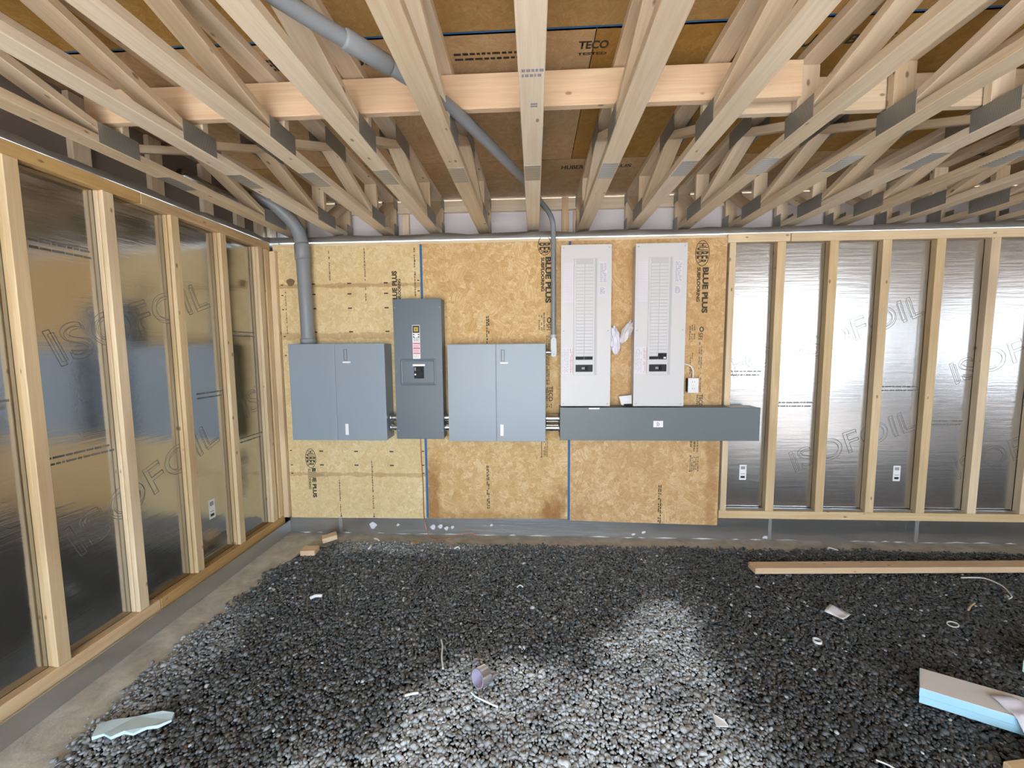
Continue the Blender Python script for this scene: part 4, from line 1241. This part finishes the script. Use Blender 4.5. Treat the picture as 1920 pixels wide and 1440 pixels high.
strip('plastic_strip', [(-1.27, 3.09, 0.002), (-1.245, 3.08, 0.004), (-1.22, 3.06, 0.002)], 0.006, 'scrap', 'white plastic piece on the footing beside the wood offcuts', 'plastic strip')
strip('plastic_strip', [(-1.245, 2.965, 0.010), (-1.235, 2.93, 0.016), (-1.24, 2.90, 0.012)], 0.007, 'scrap', 'white plastic piece on the gravel below the copper wire', 'plastic strip')
strip('plastic_strip', [(-0.60, 2.935, 0.010), (-0.575, 2.95, 0.018), (-0.56, 2.93, 0.012)], 0.006, 'scrap', 'tiny bent white clip near the back wall under the middle enclosure', 'plastic strip')
strip('plastic_strip', [(-1.945, 2.33, 0.0), (-1.60, 2.36, 0.0)][:0] + [(-1.345, 2.285, 0.014), (-1.32, 2.305, 0.018), (-1.285, 2.312, 0.014)], 0.010, 'scrap', 'white plastic chip on the gravel left of centre near the corner', 'plastic strip')

def hoop(name, c, r, h, mat, label, cat, tilt=0.0):
    vs, fs = [], []
    n = 20
    for i in range(n):
        a = 2 * math.pi * i / n
        for rr_, z in ((r, 0), (r, h), (r * 0.82, h), (r * 0.82, 0)):
            vs.append((rr_ * math.cos(a), rr_ * math.sin(a), z + tilt * rr_ * math.cos(a)))
    for i in range(n):
        j = (i + 1) % n
        for k_ in range(4):
            fs.append([4 * i + k_, 4 * j + k_, 4 * j + (k_ + 1) % 4, 4 * i + (k_ + 1) % 4])
    return tag(mesh_obj(name, vs, fs, mat, None, c), label, cat)
hoop('plastic_bushing', (1.420, 2.045, 0.008), 0.020, 0.012, 'scrap', 'small white plastic bushing on dark gravel below the paper scrap', 'bushing')
hoop('plastic_ring', (2.223, 2.208, 0.010), 0.024, 0.004, 'scrap', 'flat white plastic ring on the gravel behind the foam', 'ring', 0.2)
o = leaf('plastic_chip', [(0.715, 1.59, 0.018), (0.705, 1.535, 0.016), (0.755, 1.538, 0.014), (0.748, 1.56, 0.02)], 'scrap', None, 0.003)
tag(o, 'small white triangular chip on the pale gravel in front', 'plastic chip')
o = leaf('cardboard_scrap', [(-0.955, 3.02, 0.006), (-0.905, 2.995, 0.008), (-0.895, 3.035, 0.008), (-0.94, 3.05, 0.006)], 'plate', None, 0.003)
tag(o, 'small brown cardboard scrap at the edge of the gravel under the copper wire', 'cardboard')

# ------------------------------------------------------------------ gravel
def fbm(x, y, f):
    return (np.sin(x * f + 1.3 * np.sin(y * f * 0.7 + 0.5)) + np.sin(y * f * 1.2 + 1.7 * np.sin(x * f * 0.6 + 2.1)) + 0.6 * np.sin((x + y) * f * 2.1 + 0.7) + 0.5 * np.sin((x - 1.3 * y) * f * 3.3 + 1.9)) / 3.1

ico = bmesh.new()
bmesh.ops.create_icosphere(ico, subdivisions=1, radius=1.0)
IV, IF = bm_data(ico)
IV = np.array([tuple(v) for v in IV], dtype=np.float32)
IF = np.array(IF, dtype=np.int32)

SPC = 0.0117
gx, gy = np.meshgrid(np.arange(-1.95, 4.3, SPC), np.arange(0.85, 3.12, SPC))
gx = gx.ravel() + rng.normal(0, SPC * 0.33, gx.size)
gy = gy.ravel() + rng.normal(0, SPC * 0.33, gy.size)
edge_x = -1.80 + 0.05 * fbm(gx, gy, 5.0) + 0.02 * fbm(gx, gy, 17.0) + rng.normal(0, 0.02, gx.size)
edge_x = np.where(gy > 2.65, edge_x + (gy - 2.65) * 0.65, edge_x)
edge_y = 3.055 + 0.022 * fbm(gx, gy, 6.0) + rng.normal(0, 0.014, gx.size)
lim = np.maximum(1.15 * gy + 0.35, 1.2)          # only ground the camera, or one a step aside, can see
keep = (gx > edge_x) & (gy < edge_y) & (np.abs(gx) < lim + 0.15)
gx, gy = gx[keep], gy[keep]
# keep stones off a few things pressed into the gravel
ns = gx.size
rad = SPC * 0.66 * np.exp(rng.normal(0, 0.28, ns))
rad = np.clip(rad, 0.004, 0.016)
gz = -0.012 + rng.normal(0, 0.0035, ns) - (rad - 0.009) * 0.4
# paleness: pale patches against dark stone
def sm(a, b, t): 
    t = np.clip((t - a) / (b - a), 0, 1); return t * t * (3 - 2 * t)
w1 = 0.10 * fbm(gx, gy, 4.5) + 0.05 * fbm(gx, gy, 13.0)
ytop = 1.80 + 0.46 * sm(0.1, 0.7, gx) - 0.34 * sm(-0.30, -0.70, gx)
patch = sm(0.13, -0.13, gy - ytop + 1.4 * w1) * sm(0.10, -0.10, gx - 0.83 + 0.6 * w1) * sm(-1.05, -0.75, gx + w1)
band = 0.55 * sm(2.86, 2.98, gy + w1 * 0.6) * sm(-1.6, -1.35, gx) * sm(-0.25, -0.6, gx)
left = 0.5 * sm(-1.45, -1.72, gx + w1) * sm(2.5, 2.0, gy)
paler = np.clip(np.maximum(np.maximum(patch, band), left) + rng.normal(0, 0.10, ns), 0, 1)
paler *= np.clip(0.86 + 0.42 * fbm(gx, gy, 9.0) + 0.3 * fbm(gx + 3.0, gy, 24.0), 0.35, 1.0)
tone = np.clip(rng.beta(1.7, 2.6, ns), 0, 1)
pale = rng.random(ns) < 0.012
tone *= 1.0 - 0.45 * sm(0.85, 1.15, gx + w1) * 1.35 - 0.2 * sm(2.5, 2.1, gy) * sm(-0.7, -1.0, gx)   # darker stone to the right
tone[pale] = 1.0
paler[pale] = np.maximum(paler[pale], 0.55)
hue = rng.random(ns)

def stone_mesh(idx, name):
    n = idx.size
    q = rng.normal(size=(n, 4)); q /= np.linalg.norm(q, axis=1, keepdims=True)
    w, x, y, z = q.T
    Rm = np.empty((n, 3, 3), dtype=np.float32)
    Rm[:, 0, 0] = 1 - 2 * (y * y + z * z); Rm[:, 0, 1] = 2 * (x * y - z * w); Rm[:, 0, 2] = 2 * (x * z + y * w)
    Rm[:, 1, 0] = 2 * (x * y + z * w); Rm[:, 1, 1] = 1 - 2 * (x * x + z * z); Rm[:, 1, 2] = 2 * (y * z - x * w)
    Rm[:, 2, 0] = 2 * (x * z - y * w); Rm[:, 2, 1] = 2 * (y * z + x * w); Rm[:, 2, 2] = 1 - 2 * (x * x + y * y)
    sc = np.exp(rng.normal(0, 0.26, (n, 3))).astype(np.float32)
    v = IV[None] * (1 + rng.normal(0, 0.13, (n, IV.shape[0], 1))).astype(np.float32)
    v = v * sc[:, None, :]
    v = np.einsum('nij,nkj->nki', Rm, v) * rad[idx][:, None, None]
    v[:, :, 2] *= 0.7
    return v
def mesh_from_np(name, v, tn, hu, dr):
    n = v.shape[0]
    nv, nf = IV.shape[0], IF.shape[0]
    f = (IF[None] + (np.arange(n) * nv)[:, None, None]).reshape(-1)
    me = bpy.data.meshes.new(name)
    me.vertices.add(n * nv)
    me.vertices.foreach_set('co', v.astype(np.float32).ravel())
    me.loops.add(n * nf * 3)
    me.loops.foreach_set('vertex_index', f.astype(np.int32))
    me.polygons.add(n * nf)
    me.polygons.foreach_set('loop_start', np.arange(0, n * nf * 3, 3, dtype=np.int32))
    me.update(calc_edges=True)
    at = me.attributes.new('stone', 'FLOAT_COLOR', 'POINT')
    c = np.ones((n, nv, 4), dtype=np.float32)
    c[:, :, 0] = tn[:, None]; c[:, :, 1] = hu[:, None]; c[:, :, 2] = dr[:, None]
    at.data.foreach_set('color', c.ravel())
    me.materials.append(M['stone'])
    return me
# the 300 stones that show largest (nearest the camera inside the view) are single pieces
dist = np.sqrt(gx ** 2 + gy ** 2 + 2.25)
view = (gy > 1.33) & (np.abs(gx + 0.05) < 1.18 * gy)
score = np.where(view, rad / dist, 0) 
order = np.argsort(-score)
big, rest = order[:300], order[300:]
me = mesh_from_np('gravel', stone_mesh(rest, 'g') + np.stack([gx[rest], gy[rest], gz[rest]], 1)[:, None, :].astype(np.float32), tone[rest], hue[rest], paler[rest])
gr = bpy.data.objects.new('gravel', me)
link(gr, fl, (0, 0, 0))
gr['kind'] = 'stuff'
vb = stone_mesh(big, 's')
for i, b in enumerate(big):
    me = mesh_from_np('stone', vb[i:i + 1], tone[b:b + 1], hue[b:b + 1], paler[b:b + 1])
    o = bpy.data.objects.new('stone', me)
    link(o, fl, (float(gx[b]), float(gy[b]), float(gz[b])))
print('stones', ns, 'objects', len(bpy.data.objects))
